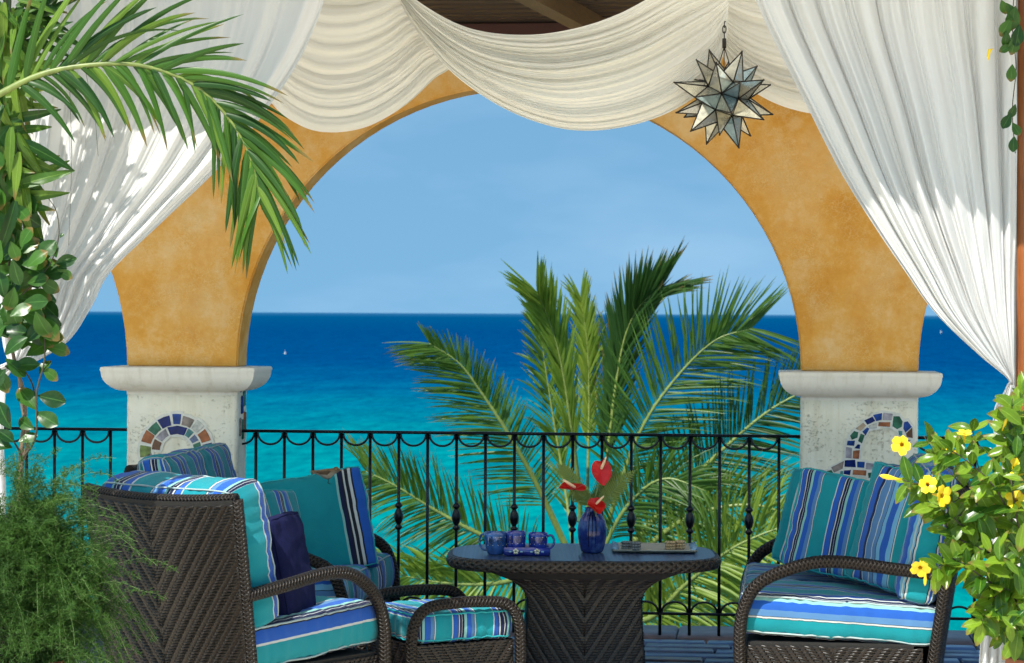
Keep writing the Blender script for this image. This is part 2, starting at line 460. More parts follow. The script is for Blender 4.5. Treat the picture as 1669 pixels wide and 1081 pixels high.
# slate flags of the veranda: each laid slab is a piece of the floor
def m_slate():
    M = Mat('sky_tinted_slate_flag'); oi = M.node('ShaderNodeObjectInfo').outputs['Random']
    f = M.noise(14, M.coord('Object', (1, 3, 1)), 5)
    c = M.ramp(oi, [(.0, (.07, .13, .30)), (.4, (.10, .20, .42)), (.75, (.11, .15, .26)), (1, (.15, .12, .13))])  # blue of the reflected sky is put into the slab colours
    c = M.mix(.5, c, M.ramp(f, [(.3, (.55, .55, .6)), (.7, (1, 1, 1))]), 'MULTIPLY')
    M.color(c); M.set(Roughness=.30); M.bump(M.noise(40, M.coord('Object'), 5), .35, .006); return M.m
M_SLATE = m_slate()
M_SLATE2 = plain('brown_slate_kerb', (.16, .115, .12), .45, var=.3, scale=12, bump=.4)
rowy = 9.0; r_i = 0
fl = []
for q in range(3):
    b_ = MB(); b_.box((0, 0, 0), (.44 + .05 * q, .148, .03), bev=.006); me = b_.mesh('slate_flag'); me.materials.append(M_SLATE); fl.append(me)
while rowy < 12.75:
    x = -3.1 + (r_i % 2) * .22
    while x < 3.3:
        k = random.randrange(3); wd = .44 + .05 * k + .012
        if rowy > 10.9 or abs(x) > 9:
            M = Matrix.Translation((x + wd / 2, rowy + random.uniform(-.002, .002), -.003 + random.uniform(-.003, .003))) @ Matrix.Rotation(random.uniform(-.012, .012), 4, 'Z') @ Matrix.Rotation(random.uniform(-.01, .01), 4, 'X')
            o = inst('slate_flag', fl[k], None, deck, M)
        x += wd
    rowy += .16; r_i += 1
xx = -3.2
ke = MB(); ke.box((0, 0, 0), (.78, .54, .06), bev=.008); ke = ke.mesh('kerb_slab'); ke.materials.append(M_SLATE2)
while xx < 3.4:
    inst('kerb_slab', ke, None, deck, Matrix.Translation((xx, 13.06, -.016 + random.uniform(-.002, .002)))); xx += .79

# ------------------------------------------------------------------ arcade
pxw = lambda u, v: UY(u, v, WALL_Y)
cL, cR_ = pxw(387, 600).x, pxw(1306, 608).x
RAD = (cR_ - cL) / 2; ACX = (cL + cR_) / 2
SPR = (pxw(387, 598).z + pxw(1306, 607).z) / 2      # springing = top of the capitals
PW = .615                                           # pier width
WT = .24; TOPZ = 3.245
arcade = empty('arcade', (ACX, WALL_Y, 0), 0, 'ochre stucco arcade with round arch on two coral stone piers, open to the sea', 'arcade')
# arch wall: front outline with the soffits, extruded
def arch_wall():
    mb = MB(); N = 48
    cols = []
    def seg(cx, a0, a1):
        for i in range(N + 1):
            a = lerp(a0, a1, i / N)
            cols.append((cx + RAD * math.cos(a), SPR + RAD * math.sin(a)))
    span = 2 * RAD + PW
    cols.append((ACX - span - RAD - PW, SPR))
    seg(ACX - span, PI, 0); seg(ACX, PI, 0); seg(ACX + span, PI, 0)
    cols.append((ACX + span + RAD + PW, SPR))
    # rows between arch line and top for stucco relief
    R = 10; vs = []; n = len(cols)
    for y, s in ((WALL_Y, 1), (WALL_Y + WT, -1)):
        for (x, z) in cols:
            for r in range(R + 1):
                zz = lerp(z, TOPZ, r / R)
                off = .004 * nz(x * 2.1, zz * 2.1, 3) * s
                vs.append(V((x, y + off, zz)))
    fs = []
    h = n * (R + 1)
    for i in range(n - 1):
        for r in range(R):
            a = i * (R + 1) + r; b = a + R + 1
            fs.append((a, b, b + 1, a + 1)); fs.append((h + a, h + a + 1, h + b + 1, h + b))
        a = i * (R + 1); b = a + R + 1
        fs.append((a, h + a, h + b, b)); a += R; b += R
        fs.append((a, b, h + b, h + a))
    e = (n - 1) * (R + 1)
    fs.append((0, R, h + R, h)); fs.append((e, h + e, h + e + R, e + R))
    mb.add(vs, fs)
    o = mb.build('arch_wall', M_STUCCO, arcade, smooth=False, world=True)
    bm = bmesh.new(); bm.from_mesh(o.data)
    ed = [e for e in bm.edges if len(e.link_faces) == 2 and e.calc_face_angle(0) > 1.2 and all(v.co.z < TOPZ - .02 for v in e.verts)]
    bmesh.ops.bevel(bm, geom=ed, offset=.008, segments=2, affect='EDGES')
    bm.to_mesh(o.data); bm.free()
    return o
arch_wall()
CAPH = .132
def pier(x0, tiles, side):
    mb = MB()
    x1 = x0 + PW; zt = SPR - CAPH + .01
    n = 14
    def face(p0, du, dv, nrm, nu, nv):
        def fn(a, b):
            p = p0 + du * a + dv * b
            e = min(a, 1 - a) * du.length
            off = .003 * nz(p.x * 7, p.y * 7, p.z * 7) + .0025 * nz(p.x * 23, p.y * 23, p.z * 23)
            r = .012
            if e < r: off -= r - math.sqrt(max(0, r * r - (r - e) ** 2))
            return p + nrm * off
        mb.grid(fn, nu, nv)
    zv = V((0, 0, zt))
    face(V((x0, WALL_Y + .006, 0)), V((PW, 0, 0)), zv, V((0, -1, 0)), 60, 120)
    face(V((x1, WALL_Y + .006, 0)), V((0, WT - .006, 0)), zv, V((1, 0, 0)), 24, 120)
    face(V((x1, WALL_Y + WT, 0)), V((-PW, 0, 0)), zv, V((0, 1, 0)), 30, 60)
    face(V((x0, WALL_Y + WT, 0)), V((0, -WT + .006, 0)), zv, V((-1, 0, 0)), 24, 120)
    p = mb.build('pier', M_CORAL, arcade, world=True)
    # capital: slab with a quarter-round underside, swept round the pier
    cap = MB(); OV = .115
    prof = [(0.0, -.02), (.0, 0)] + [(OV * math.sin(a), CAPH * .80 * (1 - math.cos(a))) for a in [PI / 2 * i / 10 for i in range(1, 11)]] + [(OV + .004, CAPH * .86), (OV + .002, CAPH - .004), (OV - .004, CAPH), (.0, CAPH + .004), (-.10, CAPH + .004)]
    zb = SPR - CAPH
    ring = []
    for (o_, z_) in prof:
        ring.append([V((x0 - o_, WALL_Y - o_, zb + z_)), V((x1 + o_, WALL_Y - o_, zb + z_)), V((x1 + o_, WALL_Y + WT + o_, zb + z_)), V((x0 - o_, WALL_Y + WT + o_, zb + z_))])
    for k in range(4):
        a = [r[k] for r in ring]; b = [r[(k + 1) % 4] for r in ring]; n_ = len(a)
        cap.add(a + b, [(i, n_ + i, n_ + i + 1, i + 1) for i in range(n_ - 1)])
    co = cap.build('capital', M_CAST, arcade, world=True)
    # mosaic
    for poly, col in tiles:
        pts = [pxw(u, v) for (u, v) in poly]
        c = sum(pts, V()) / len(pts)
        t = MB(); K = len(pts)
        lay = []
        for sc, yy in ((1.0, .006), (.98, -.004), (.88, -.0062)):
            lay.append([V((lerp(c.x, q.x, sc), WALL_Y + yy, lerp(c.z, q.z, sc))) for q in pts])
        vs = [q for L_ in lay for q in L_]
        fs = [(j * K + i, j * K + (i + 1) % K, (j + 1) * K + (i + 1) % K, (j + 1) * K + i) for j in range(2) for i in range(K)]
        fs.append([2 * K + i for i in range(K)])
        t.add(vs, fs)
        t.build('mosaic_tile', GL[col], p, smooth=False, world=True)
        gq = MB(); g0 = []
        for q in pts:
            dd = q - c; e = dd.normalized() * .017
            g0.append(V((q.x + e.x, WALL_Y - .0012 - len(grout_all) * .00006, q.z + e.z)))
        g1 = [V((q.x, WALL_Y + .03, q.z)) for q in g0]
        gq.add(g0 + g1, [list(range(K))] + [(i, K + i, K + (i + 1) % K, (i + 1) % K) for i in range(K)])
        grout_all.append((p, gq))
    return p
grout_all = []
def ringt(cx, cy, r0, r1, a0, a1, col, sc, ox, oy):
    P_ = []
    a0 += random.uniform(-1.5, 1.5); a1 += random.uniform(-1.5, 1.5); r1 *= random.uniform(.965, 1.02); r0 *= random.uniform(.98, 1.03)
    for a in (a0, (a0 + a1) / 2, a1): P_.append((cx + r1 * math.cos(math.radians(a)), cy - r1 * math.sin(math.radians(a))))
    for a in (a1, (a0 + a1) / 2, a0): P_.append((cx + r0 * math.cos(math.radians(a)), cy - r0 * math.sin(math.radians(a))))
    return ([(x / sc + ox, y / sc + oy) for x, y in P_], col)
LT = []
for a0, a1, c in [(190, 169, 'moss'), (166, 146, 'brick'), (143, 124, 'green'), (121, 101, 'navy'), (98, 82, 'blue'), (79, 59, 'taupe'), (56, 41, 'pale'), (38, 19, 'brick'), (15, -4, 'navy'), (-8, -22, 'green')]:
    LT.append(ringt(572, 600, 166, 232, a0, a1, c, 3.862, 140, 580))
for a0, a1, c in [(176, 152, 'brown'), (148, 118, 'mauve'), (113, 66, 'navy'), (62, 48, 'teal'), (44, 27, 'slate'), (22, -2, 'green'), (-8, -34, 'white')]:
    LT.append(ringt(572, 600, 108, 158, a0, a1, c, 3.862, 140, 580))
LT.append(([(140 + x / 3.862, 580 + y / 3.862) for x, y in [(360, 655), (385, 622), (415, 612), (418, 640), (398, 668)]], 'mauve'))
RP = [([(1115, 600), (1168, 548), (1172, 640), (1120, 630)], 'brown'), ([(1098, 505), (1130, 498), (1165, 545), (1110, 595), (1092, 560)], 'blue'),
 ([(1010, 455), (1060, 455), (1088, 500), (1080, 545), (1040, 565), (1000, 540)], 'green'), ([(925, 425), (1005, 435), (995, 490), (918, 488)], 'mauve'),
 ([(838, 445), (915, 428), (912, 485), (865, 498)], 'blue'), ([(765, 490), (835, 458), (858, 495), (790, 528)], 'navy'), ([(690, 560), (755, 508), (782, 535), (735, 580)], 'tan'),
 ([(645, 620), (680, 578), (715, 590), (708, 635), (660, 655)], 'green'), ([(625, 660), (688, 660), (680, 705), (618, 700)], 'blue'), ([(612, 712), (662, 722), (660, 810), (608, 805)], 'mauve'),
 ([(748, 585), (790, 548), (808, 560), (775, 620)], 'blue'), ([(735, 600), (770, 615), (745, 685), (712, 665)], 'green'), ([(680, 725), (710, 690), (732, 695), (728, 730)], 'navy'),
 ([(672, 745), (728, 738), (720, 815), (668, 810)], 'brick'), ([(885, 505), (985, 505), (982, 545), (880, 540)], 'brick'), ([(800, 535), (870, 510), (872, 555), (810, 565)], 'pale'),
 ([(1050, 575), (1085, 580), (1085, 630), (1055, 615)], 'teal'), ([(1075, 645), (1160, 655), (1130, 672), (1080, 668)], 'slate'),
 ([(485, 885), (595, 830), (585, 895), (510, 930)], 'taupe'), ([(600, 825), (690, 820), (695, 885), (598, 880)], 'navy'), ([(705, 835), (770, 838), (765, 890), (705, 885)], 'blue'),
 ([(780, 845), (870, 855), (860, 905), (775, 900)], 'mauve'), ([(880, 880), (935, 920), (870, 945), (862, 920)], 'green'), ([(670, 905), (785, 910), (780, 955), (665, 945)], 'brick'),
 ([(595, 910), (655, 905), (645, 950), (590, 940)], 'navy'), ([(565, 915), (590, 915), (585, 945), (562, 940)], 'teal'), ([(795, 930), (840, 925), (865, 970), (800, 975)], 'green'), ([(450, 915), (490, 905), (505, 930), (460, 935)], 'green')]
RT = [([(1260 + x / 5.147, 590 + y / 5.147) for x, y in p], c) for p, c in RP]
pierL = pier(cL - PW, LT, 1); pierR = pier(cR_, RT, -1)
for pr in (pierL, pierR):
    mb = MB()
    for p, g in grout_all:
        if p is pr: mb.add(g.v, g.f)
    stuff(mb.build('grout', M_GROUT, pr, smooth=False, world=True))
# mosaic on the inner cheek of the left pier
for k, (yy, z0, z1, c) in enumerate([(.07, 1.30, 1.40, 'navy'), (.10, 1.18, 1.29, 'blue'), (.15, 1.22, 1.34, 'teal'), (.06, 1.06, 1.17, 'taupe'), (.12, 1.04, 1.16, 'green'), (.17, 1.08, 1.20, 'brick')]):
    t = MB(); t.box((cL - .002, WALL_Y + yy + .01, (z0 + z1) / 2), (.022, .042, z1 - z0 - .01), bev=.005)
    t.build('mosaic_tile', GL[c], pierL, world=True)

# ------------------------------------------------------------------ railings
RTOP = 1.10; RBOT = .13; SP = .1585
def railing(xa, xb, label, phase, knuck):
    r = empty('railing', ((xa + xb) / 2, RAIL_Y, 0), 0, label, 'railing', 'iron railings between the piers')
    mb = MB(); mb.box(((xa + xb) / 2, RAIL_Y, RTOP - .008), (xb - xa, .038, .016), bev=.003); mb.build('top_rail', M_IRON, r, world=True)
    mb = MB(); mb.box(((xa + xb) / 2, RAIL_Y, RBOT), (xb - xa, .022, .014), bev=.002); mb.build('bottom_rail', M_IRON, r, world=True)
    x = phase; k = knuck
    while x > xa + SP * .6: x -= SP; k += 1
    xs = []
    while x < xb:
        if x > xa + .01: xs.append((x, k % 2 == 0))
        x += SP; k += 1
    for (x, kn) in xs:
        b = inst('baluster', BAL, None, r, Matrix.Translation((x, RAIL_Y, 0)))
        if kn:
            kk = inst('knuckle', KNU, None, b, Matrix.Identity(4), False)
        for nm, me, z in (('hanging_loop', LOOP, RTOP - .018), ('standing_loop', LOOPB, RBOT + .008)):
            if x + SP < xb + .01: inst(nm, me, None, r, Matrix.Translation((x + SP / 2, RAIL_Y, z)))
    if xs:
        x = xs[0][0] - SP
        for nm, me, z in (('hanging_loop', LOOP, RTOP - .018), ('standing_loop', LOOPB, RBOT + .008)):
            inst(nm, me, None, r, Matrix.Translation((x + SP / 2, RAIL_Y, z)))
b_ = MB(); b_.tube([(0, 0, .0), (0, 0, RTOP - .012)], .0088, 10); BAL = b_.mesh('baluster'); BAL.materials.append(M_IRON)
b_ = MB(); b_.lathe([(.009, -.075), (.013, -.072), (.021, -.062), (.021, -.056), (.012, -.048), (.012, -.042), (.020, -.03), (.0255, -.008), (.0255, .006), (.020, .027), (.012, .040), (.012, .046), (.022, .055), (.022, .060), (.013, .072), (.009, .076)], (0, 0, .635), 16); KNU = b_.mesh('knuckle'); KNU.materials.append(M_IRON)
LR = SP / 2 - .010
b_ = MB(); b_.tube([(LR * math.cos(a), 0, -LR * .90 * math.sin(a)) for a in [PI * i / 16 for i in range(17)]], .0062, 8); LOOP = b_.mesh('hanging_loop'); LOOP.materials.append(M_IRON)
b_ = MB(); b_.tube([(LR * math.cos(a), 0, LR * .80 * math.sin(a)) for a in [PI * i / 16 for i in range(17)]], .0062, 8); LOOPB = b_.mesh('standing_loop'); LOOPB.materials.append(M_IRON)
ph = UY(650, 760, RAIL_Y).x
railing(cL, cR_, 'black wrought iron railing spanning the middle arch behind the table', ph, 0)
railing(cL - PW - 2 * RAD, cL - PW, 'black wrought iron railing left of the left pier', UY(180, 760, RAIL_Y).x, 1)
railing(cR_ + PW, cR_ + PW + 2 * RAD, 'black wrought iron railing right of the right pier behind yellow flowers', UY(1540, 760, RAIL_Y).x, 1)

# ------------------------------------------------------------------ roof of the veranda
CEIL = 3.31; EAVE_Y = 9.03
roof = empty('veranda_roof', (0, 10.9, CEIL), 0, 'dark timber veranda ceiling with one diagonal beam above the white swags', 'roof')
XL, XR = -5.6, 3.7
BOARD_Y = 11.35
yy = BOARD_Y
cb = MB(); cb.box((0, 0, 0), (XR - XL, .15, .022), bev=.003); cb = cb.mesh('ceiling_board'); cb.materials.append(M_ROOFWOOD)
while yy < 13.3:
    inst('ceiling_board', cb, None, roof, Matrix.Translation(((XL + XR) / 2, yy, CEIL + .011)) @ Matrix.Rotation(random.uniform(-.03, .03), 4, 'X')); yy += .19
mb = MB(); mb.box(((XL + XR) / 2, (BOARD_Y + 13.25) / 2, CEIL + .06), (XR - XL + .1, 13.45 - BOARD_Y, .03)); mb.build('roof_deck', M_ROOFWOOD, roof, smooth=False, world=True)
mb = MB(); mb.box(((XL + XR) / 2, EAVE_Y, CEIL + .03), (XR - XL + .1, .04, .12)); mb.build('eave_board', M_RAFTER, roof, smooth=False, world=True)
# added out of view to light the shade: white canvas, passing soft sun
M_FILL_CANVAS = m_cloth('fill_light_canvas', (.90, .84, .74), .55)
mb = MB(); mb.grid(lambda a, b: V((lerp(XL, XR, a), lerp(EAVE_Y + .02, BOARD_Y - .1, b), CEIL + .07 - .035 * math.sin(a * PI * 5) ** 2 * math.sin(PI * b))), 60, 16); mb.build('fill_canvas', M_FILL_CANVAS, roof, world=True)
for xa, xb_ in ((-3.0, -3.0), (-2.0, -2.0), (UY(978, 45, 12.75).x, U(890, 0, 11.55).x), (2.0, 2.0), (3.2, 3.2)):
    a = V((xa, 12.76, CEIL - .05)); b = V((lerp(xa, xb_, 2.6 / 1.2) if xa != xb_ else xb_, 10.2 if xa != xb_ else EAVE_Y + .1, CEIL - .05))
    d = b - a; ang = math.atan2(-d.x, d.y)
    mb = MB(); mb.box((a + b) / 2, (.095, d.length, .10), Matrix.Rotation(ang, 3, 'Z')); mb.build('beam', M_RAFTER, roof, smooth=False, world=True)
mb = MB(); mb.box((.1, WALL_Y + .12, TOPZ + .022), (7, .27, .07)); mb.build('wall_plate', plain('red_brown_plate', (.05, .012, .008), .6), roof, smooth=False, world=True)
mb = MB(); mb.box((.1, 9.75, CEIL - .06), (7, .10, .11)); mb.build('front_beam', M_RAFTER, roof, smooth=False, world=True)

# ------------------------------------------------------------------ woven furniture
def weave(mb, surf, Wm, Hm, cu=.0175, cv=.0125, centre=None, h=.009):
    """twill of short strands: every row steps half a cell, so the strands stand in ribs that meet in a V at the centre"""
    centre = Wm / 2 if centre is None else centre
    rows = int(Hm / cv); per = cu * 3.7; st = cu * .52
    for j in range(rows):
        v0 = j * cv
        for sgn in (-1, 1):
            lim = (Wm - centre) if sgn > 0 else centre
            u = (j * st) % per - per
            while u < lim:
                for o_, ln, hs in ((0, per * .62, 1.0), (per * .60, per * .42, .28)):
                    a, b = max(u + o_, 0), min(u + o_ + ln, lim)
                    if b - a < cu * .35: continue
                    vs = []
                    jit = random.uniform(-.0010, .0010)
                    for i in range(4):
                        t = i / 3; uu = centre + sgn * lerp(a, b, t)
                        hh = h * hs * (.05, 1.0, .9, .05)[i] + jit
                        for q, f in ((.04, .15), (.5, 1), (.96, .15)):
                            vq = min(Hm, max(0, v0 + (q + (t - .5) * .5) * cv))
                            p, n = surf(uu, vq)
                            vs.append(p + n * (hh * f + .001))
                    fs = []
                    for i in range(3):
                        for q in range(2):
                            w_ = (i * 3 + q, (i + 1) * 3 + q, (i + 1) * 3 + q + 1, i * 3 + q + 1)
                            fs.append(w_ if sgn > 0 else w_[::-1])
                    mb.add(vs, fs)
                u += per

def cushion(w, d, h, puff=.25, r=.03, axis=1, n=34, wrinkle=.008, seed=0, taper=0):
    """boxed cushion centred at the origin; returns (MB, seam loops). axis = which way the stripes step"""
    mb = MB(); H = (w / 2, d / 2, h / 2)
    def shape(p):
        q = V(p)
        c = V([max(-H[i] + r, min(H[i] - r, q[i])) for i in range(3)])
        e = q - c
        if e.length > 1e-9: e = e.normalized() * r
        x = c + e
        a, b = x.x / H[0], x.y / H[1]
        ed = max(0, (1 - a * a)) ** .6 * max(0, (1 - b * b)) ** .6
        x.z *= 1 + puff * ed
        zz = 1 - (x.z / H[2]) ** 2 if abs(x.z) < H[2] else 0
        x.x *= 1 + .035 * max(0, zz) * (1 if abs(a) > .8 else 0)
        x.y *= 1 + .035 * max(0, zz) * (1 if abs(b) > .8 else 0)
        nn = V((a, b, x.z / H[2])).normalized()
        f = wrinkle * (nz(x.x * 7 + seed, x.y * 7, x.z * 7) + .5 * nz(x.x * 17 + seed, x.y * 17, x.z * 17))
        # slight pulls that run in from the seams
        rg = 1 - abs(nz(x.x * 5 + x.y * 3 + seed * 2, x.y * 5 - x.x * 2, x.z * 5 + 4)) * 2
        f -= wrinkle * 1.1 * max(0, rg - .55)                       # soft creases
        ed_ = max(abs(a), abs(b)); pk = max(0, (ed_ - .72) / .28)
        f += min(wrinkle, .008) * (.55 if h > .125 else .18) * pk * math.sin((x.x * (abs(b) > abs(a)) + x.y * (abs(a) >= abs(b))) * 95 + 3 * nz(x.x * 9, x.y * 9, seed))   # puckers at the seam
        return x + nn * f
    def sc(p, face_axis, sg):
        if face_axis == axis: return sg * (H[axis] + (H[2] - p.z))
        return p[axis]
    for ax in range(3):
        o1, o2 = [i for i in range(3) if i != ax]
        for sg in (-1, 1):
            n1 = n if o1 != 2 else 6; n2 = n if o2 != 2 else 6
            def ee(t):   # denser near the edges
                return math.sin((t - .5) * PI) * .35 + (t * 2 - 1) * .65
            def raw(a, b):
                p = [0, 0, 0]; p[ax] = sg * H[ax]; p[o1] = ee(a) * H[o1]; p[o2] = ee(b) * H[o2]; return V(p)
            m2 = MB(); 
            m2.grid(lambda a, b: shape(raw(a, b)), n1, n2, lambda a, b: (sc(raw(a, b), ax, sg), raw(a, b)[o2 if o1 == axis else o1]))
            if (sg > 0) == (ax == 1):
                m2.f = [f[::-1] for f in m2.f]; m2.uv = [f[::-1] for f in m2.uv]
            o = len(mb.v); mb.v += m2.v; mb.f += [[i + o for i in f] for f in m2.f]; mb.uv += m2.uv
    loops = []
    for z in (-1, 1):
        L_ = []
        for k in range(64):
            t = k / 64 * 4; s_ = int(t); f = (t - s_) * 2 - 1
            a, b = [(f, -1), (1, f), (-f, 1), (-1, -f)][s_]
            q = shape(V((a * H[0], b * H[1], z * (H[2] - r * .3))))
            L_.append(q * 1.004)
        loops.append(L_)
    return mb, loops

def put_cushion(name, parent, M, dims, mat_, pipe, **kw):
    mb, loops = cushion(*dims, **kw)
    o = mb.build(name, mat_, parent)
    me = o.data; bm = bmesh.new(); bm.from_mesh(me); bmesh.ops.remove_doubles(bm, verts=bm.verts, dist=.0004); bmesh.ops.recalc_face_normals(bm, faces=bm.faces); bm.to_mesh(me); bm.free()
    me.polygons.foreach_set('use_smooth', [True] * len(me.polygons))
    o.matrix_basis = M
    for L_ in loops:
        t = MB(); t.tube(L_, .0042, 6, closed=True); t.build('piping', pipe, o)
    return o

M_PIPE = plain('pale_piping', (.30, .38, .38), .8)
M_PIPE_T = plain('teal_piping', (.01, .30, .33), .8)

def seat(name, lat, d, phi, W, L, label, group, ncush, smats, bmats, back_tilt=.15, bth=.17, seat_shift=0):
    """wicker lounge seat: +x is the way it faces, origin at the centre of its foot print"""
    ang = phi + YAW
    e = empty(name, floor_at(lat, d), ang, label, 'sofa' if ncush > 1 else 'armchair', group)
    SH, AH, BH = .27, .635, .985
    x0, x1 = -L / 2, L / 2
    # base
    mb = MB(); mb.box((0.02, 0, (SH + .04) / 2), (L - .10, W - .085, SH - .04)); mb.build('base_frame', M_CORE, e, smooth=False)
    for sg in (-1, 1):
        mb = MB()
        weave(mb, (lambda s: (lambda u, v: (V((x0 + .03 + u, s * (W / 2 - .036 + .012 * (1 - v / SH)), .03 + v)), V((0, s, 0)))))(sg), L - .05, SH - .035)
        stuff(mb.build('side_weave', M_WICK, e))
    mb = MB()
    weave(mb, lambda u, v: (V((x1 - .025, -W / 2 + .04 + u, .03 + v)), V((1, 0, 0))), W - .08, SH - .035)
    stuff(mb.build('front_weave', M_WICK, e))
    # back: reclined, bowed, a little narrower at the foot
    def bs(y, z, off):
        t = z / BH
        wd = W * lerp(.93, 1.0, t)
        a = y * 2
        zz = z - .02 * (1 - a * a) * t
        return V((x0 - .02 - back_tilt * t ** 1.15 - off - .05 * (1 - a * a), y * wd, zz))
    mb = MB()
    N1, N2 = 16, 12
    mb.grid(lambda a, b: bs(a - .5, .02 + b * (BH - .02), 0), N1, N2)
    mb.grid(lambda a, b: bs(.5 - a, .02 + b * (BH - .02), -.055), N1, N2)
    mb.grid(lambda a, b: bs(.5, .02 + b * (BH - .02), lerp(0, -.055, a)), 1, N2)
    mb.grid(lambda a, b: bs(-.5, .02 + b * (BH - .02), lerp(-.055, 0, a)), 1, N2)
    mb.build('back_frame', M_CORE, e)
    mb = MB()
    def bsurf(u, v):
        p = bs(.5 - u / W, .03 + v, 0)
        return p, V((-1, 0, -.12)).normalized()
    weave(mb, bsurf, W, BH - .05, cu=.0185, cv=.0128, h=.010)
    stuff(mb.build('back_weave', M_WICK, e))
    mb = MB(); mb.tube([bs(lerp(-.5, .5, i / 20), BH, -.028) + V((0, 0, .004)) for i in range(21)], .024, 10); mb.build('top_rail', M_BRAID, e)
    for sg in (-1, 1):
        mb = MB(); mb.tube([bs(sg * .5, lerp(.03, BH, i / 14), -.028) for i in range(15)], .026, 10); mb.build('back_post', M_BRAID, e)
    # arms
    for sg in (-1, 1):
        y = sg * (W / 2 - .012)
        pts = spline([(x0 - .09, y, .585), (x0 + .16, y, .612), (x0 + .40, y, .640), (x0 + .56, y, .625), (x1 - .09, y, .545), (x1 - .015, y, .43), (x1 + .005, y, .28), (x1 - .005, y, .03)], 44)
        mb = MB(); mb.tube(pts, .029, 12); mb.build('arm', M_BRAID, e)
    # seat and back cushions
    cw = (W - .10) / ncush
    for k in range(ncush):
        yc = -W / 2 + .05 + cw * (k + .5)
        M = Matrix.Translation((-.018 + seat_shift, yc, SH + .105)) @ Matrix.Rotation(math.radians(-3.0), 4, 'Y')
        put_cushion('seat_cushion', e, M, (L + .03, cw - .008, .19), smats[k % len(smats)], M_PIPE, puff=.10, r=.035, axis=1, seed=k * 7 + lat)
        M = Matrix.Translation((x0 + .085 - back_tilt * .55 + (bth - .17) * .5, yc, SH + .20 + .275)) @ Matrix.Rotation(math.radians(-12), 4, 'Y') @ Matrix.Rotation(math.radians(90), 4, 'Y')
        put_cushion('back_cushion', e, M, (.60, cw - .01, bth), bmats[k % len(bmats)], M_PIPE, puff=.35, r=.05, axis=1, seed=k * 5 + lat + 3, wrinkle=.009)
    return e
ST_A = stripes('stripe_seat_a', BAND, .36, .40)
ST_B = stripes('stripe_seat_b', BAND2, .34, .15)
ST_C = stripes('stripe_back_c', BAND2, .42, .55)
ST_D = stripes('stripe_otto', BAND, .205, .30)
ST_E = stripes('stripe_pillow', BAND, .20, .10)
ST_F = stripes('stripe_teal_panel', BAND3, .72, .46)
ST_G = stripes('stripe_back_g', BAND, .26, .62)
M_NAVYC = plain('navy_canvas', (.008, .010, .045), .9, var=.15, bump=.2, spec=.1)

armL, WL_, LL_ = 52, .89, .785
c0 = V(((428 - 835) / FPX * 9.8, 9.8, 0)); a_ = math.radians(armL)
cc = c0 + V((math.cos(a_), math.sin(a_), 0)) * (LL_ / 2) + V((-math.sin(a_), math.cos(a_), 0)) * (WL_ / 2)
seat('wicker_armchair', cc.x, cc.y, a_, WL_, LL_, 'dark wicker armchair seen from behind, nearest the camera on the left', 'wicker lounge seats', 1, [stripes('stripe_armchair_seat', BAND, .42, .131)], [stripes('stripe_armchair_back', BAND, .32, .406)], bth=.22)
a_ = math.radians(-8); WS, LS = 1.30, .90
c0 = V((-.79, 11.27, 0)); cc = c0 - V((math.cos(a_), math.sin(a_), 0)) * (LS / 2) + V((-math.sin(a_), math.cos(a_), 0)) * (WS / 2)
seat('wicker_sofa', cc.x, cc.y, a_, WS, LS, 'wicker sofa in front of the left pier, holding the big teal pillow', 'wicker lounge seats', 2, [ST_B, ST_A], [ST_G, ST_G])
a_ = math.radians(173.5); WR, LR_ = 1.45, .84
c0 = V((1.035, 10.75, 0)); cc = c0 - V((math.cos(a_), math.sin(a_), 0)) * (LR_ / 2) - V((-math.sin(a_), math.cos(a_), 0)) * (WR / 2)
seat('wicker_sofa', cc.x, cc.y, a_, WR, LR_, 'wicker sofa in front of the right pier, beside the yellow flowers', 'wicker lounge seats', 2, [ST_B, stripes('stripe_right_seat', BAND, .32, .209)], [ST_G, ST_C])

# loose pillows
def pillow(label, c, normal, spin, dims, mat_, cat='pillow', pipe=None, puff=.5, seed=1, axis=0, group='loose pillows'):
    n = V(normal).normalized(); up = V((0, 0, 1)); xax = up.cross(n).normalized(); yax = n.cross(xax)
    # cushion z = face normal, x = sideways, y = up
    R3 = Matrix((xax, yax, n)).transposed().to_4x4()
    o = put_cushion('pillow', None, Matrix.Translation(c) @ R3 @ Matrix.Rotation(math.radians(spin), 4, 'Z'), dims, mat_, pipe or M_PIPE_T, puff=puff, r=.022, axis=axis, seed=seed, wrinkle=.010)
    tag(o, label, cat, group); return o
def cdir(x, y, z): return _R * x + CF * y + V((0, 0, z))
pillow('large plain teal pillow with striped right edge on the left sofa', U(511, 857, 11.95), cdir(.10, -.95, .22), 10, (.56, .50, .11), ST_F, seed=3)
pillow('striped pillow upright against the back cushion of the left sofa', U(440, 872, 11.45), cdir(.88, -.42, .2), -3, (.40, .42, .12), ST_E, seed=5)
pillow('small navy pillow on the seat of the near left armchair', U(464, 922, 10.24), cdir(.95, -.31, .20), 2, (.30, .42, .10), M_NAVYC, pipe=M_NAVYC, seed=8)
pillow('striped scatter pillow leaning on the seat of the right sofa', U(1368, 858, 11.35), cdir(-.50, -.82, .22), -8, (.46, .47, .12), ST_E, seed=9)
pillow('striped scatter pillow with a navy band, left behind another on the right sofa', U(1346, 852, 11.66), cdir(-.55, -.80, .24), -8, (.44, .46, .11), stripes('stripe_pillow_navy', BAND, .30, .55), seed=12)
pillow('striped pillow nearest the camera against the back of the right sofa', U(1474, 866, 11.0), cdir(-.80, -.60, .20), -9, (.46, .55, .16), stripes('stripe_pillow_wide', BAND2, .30, .2), seed=15)

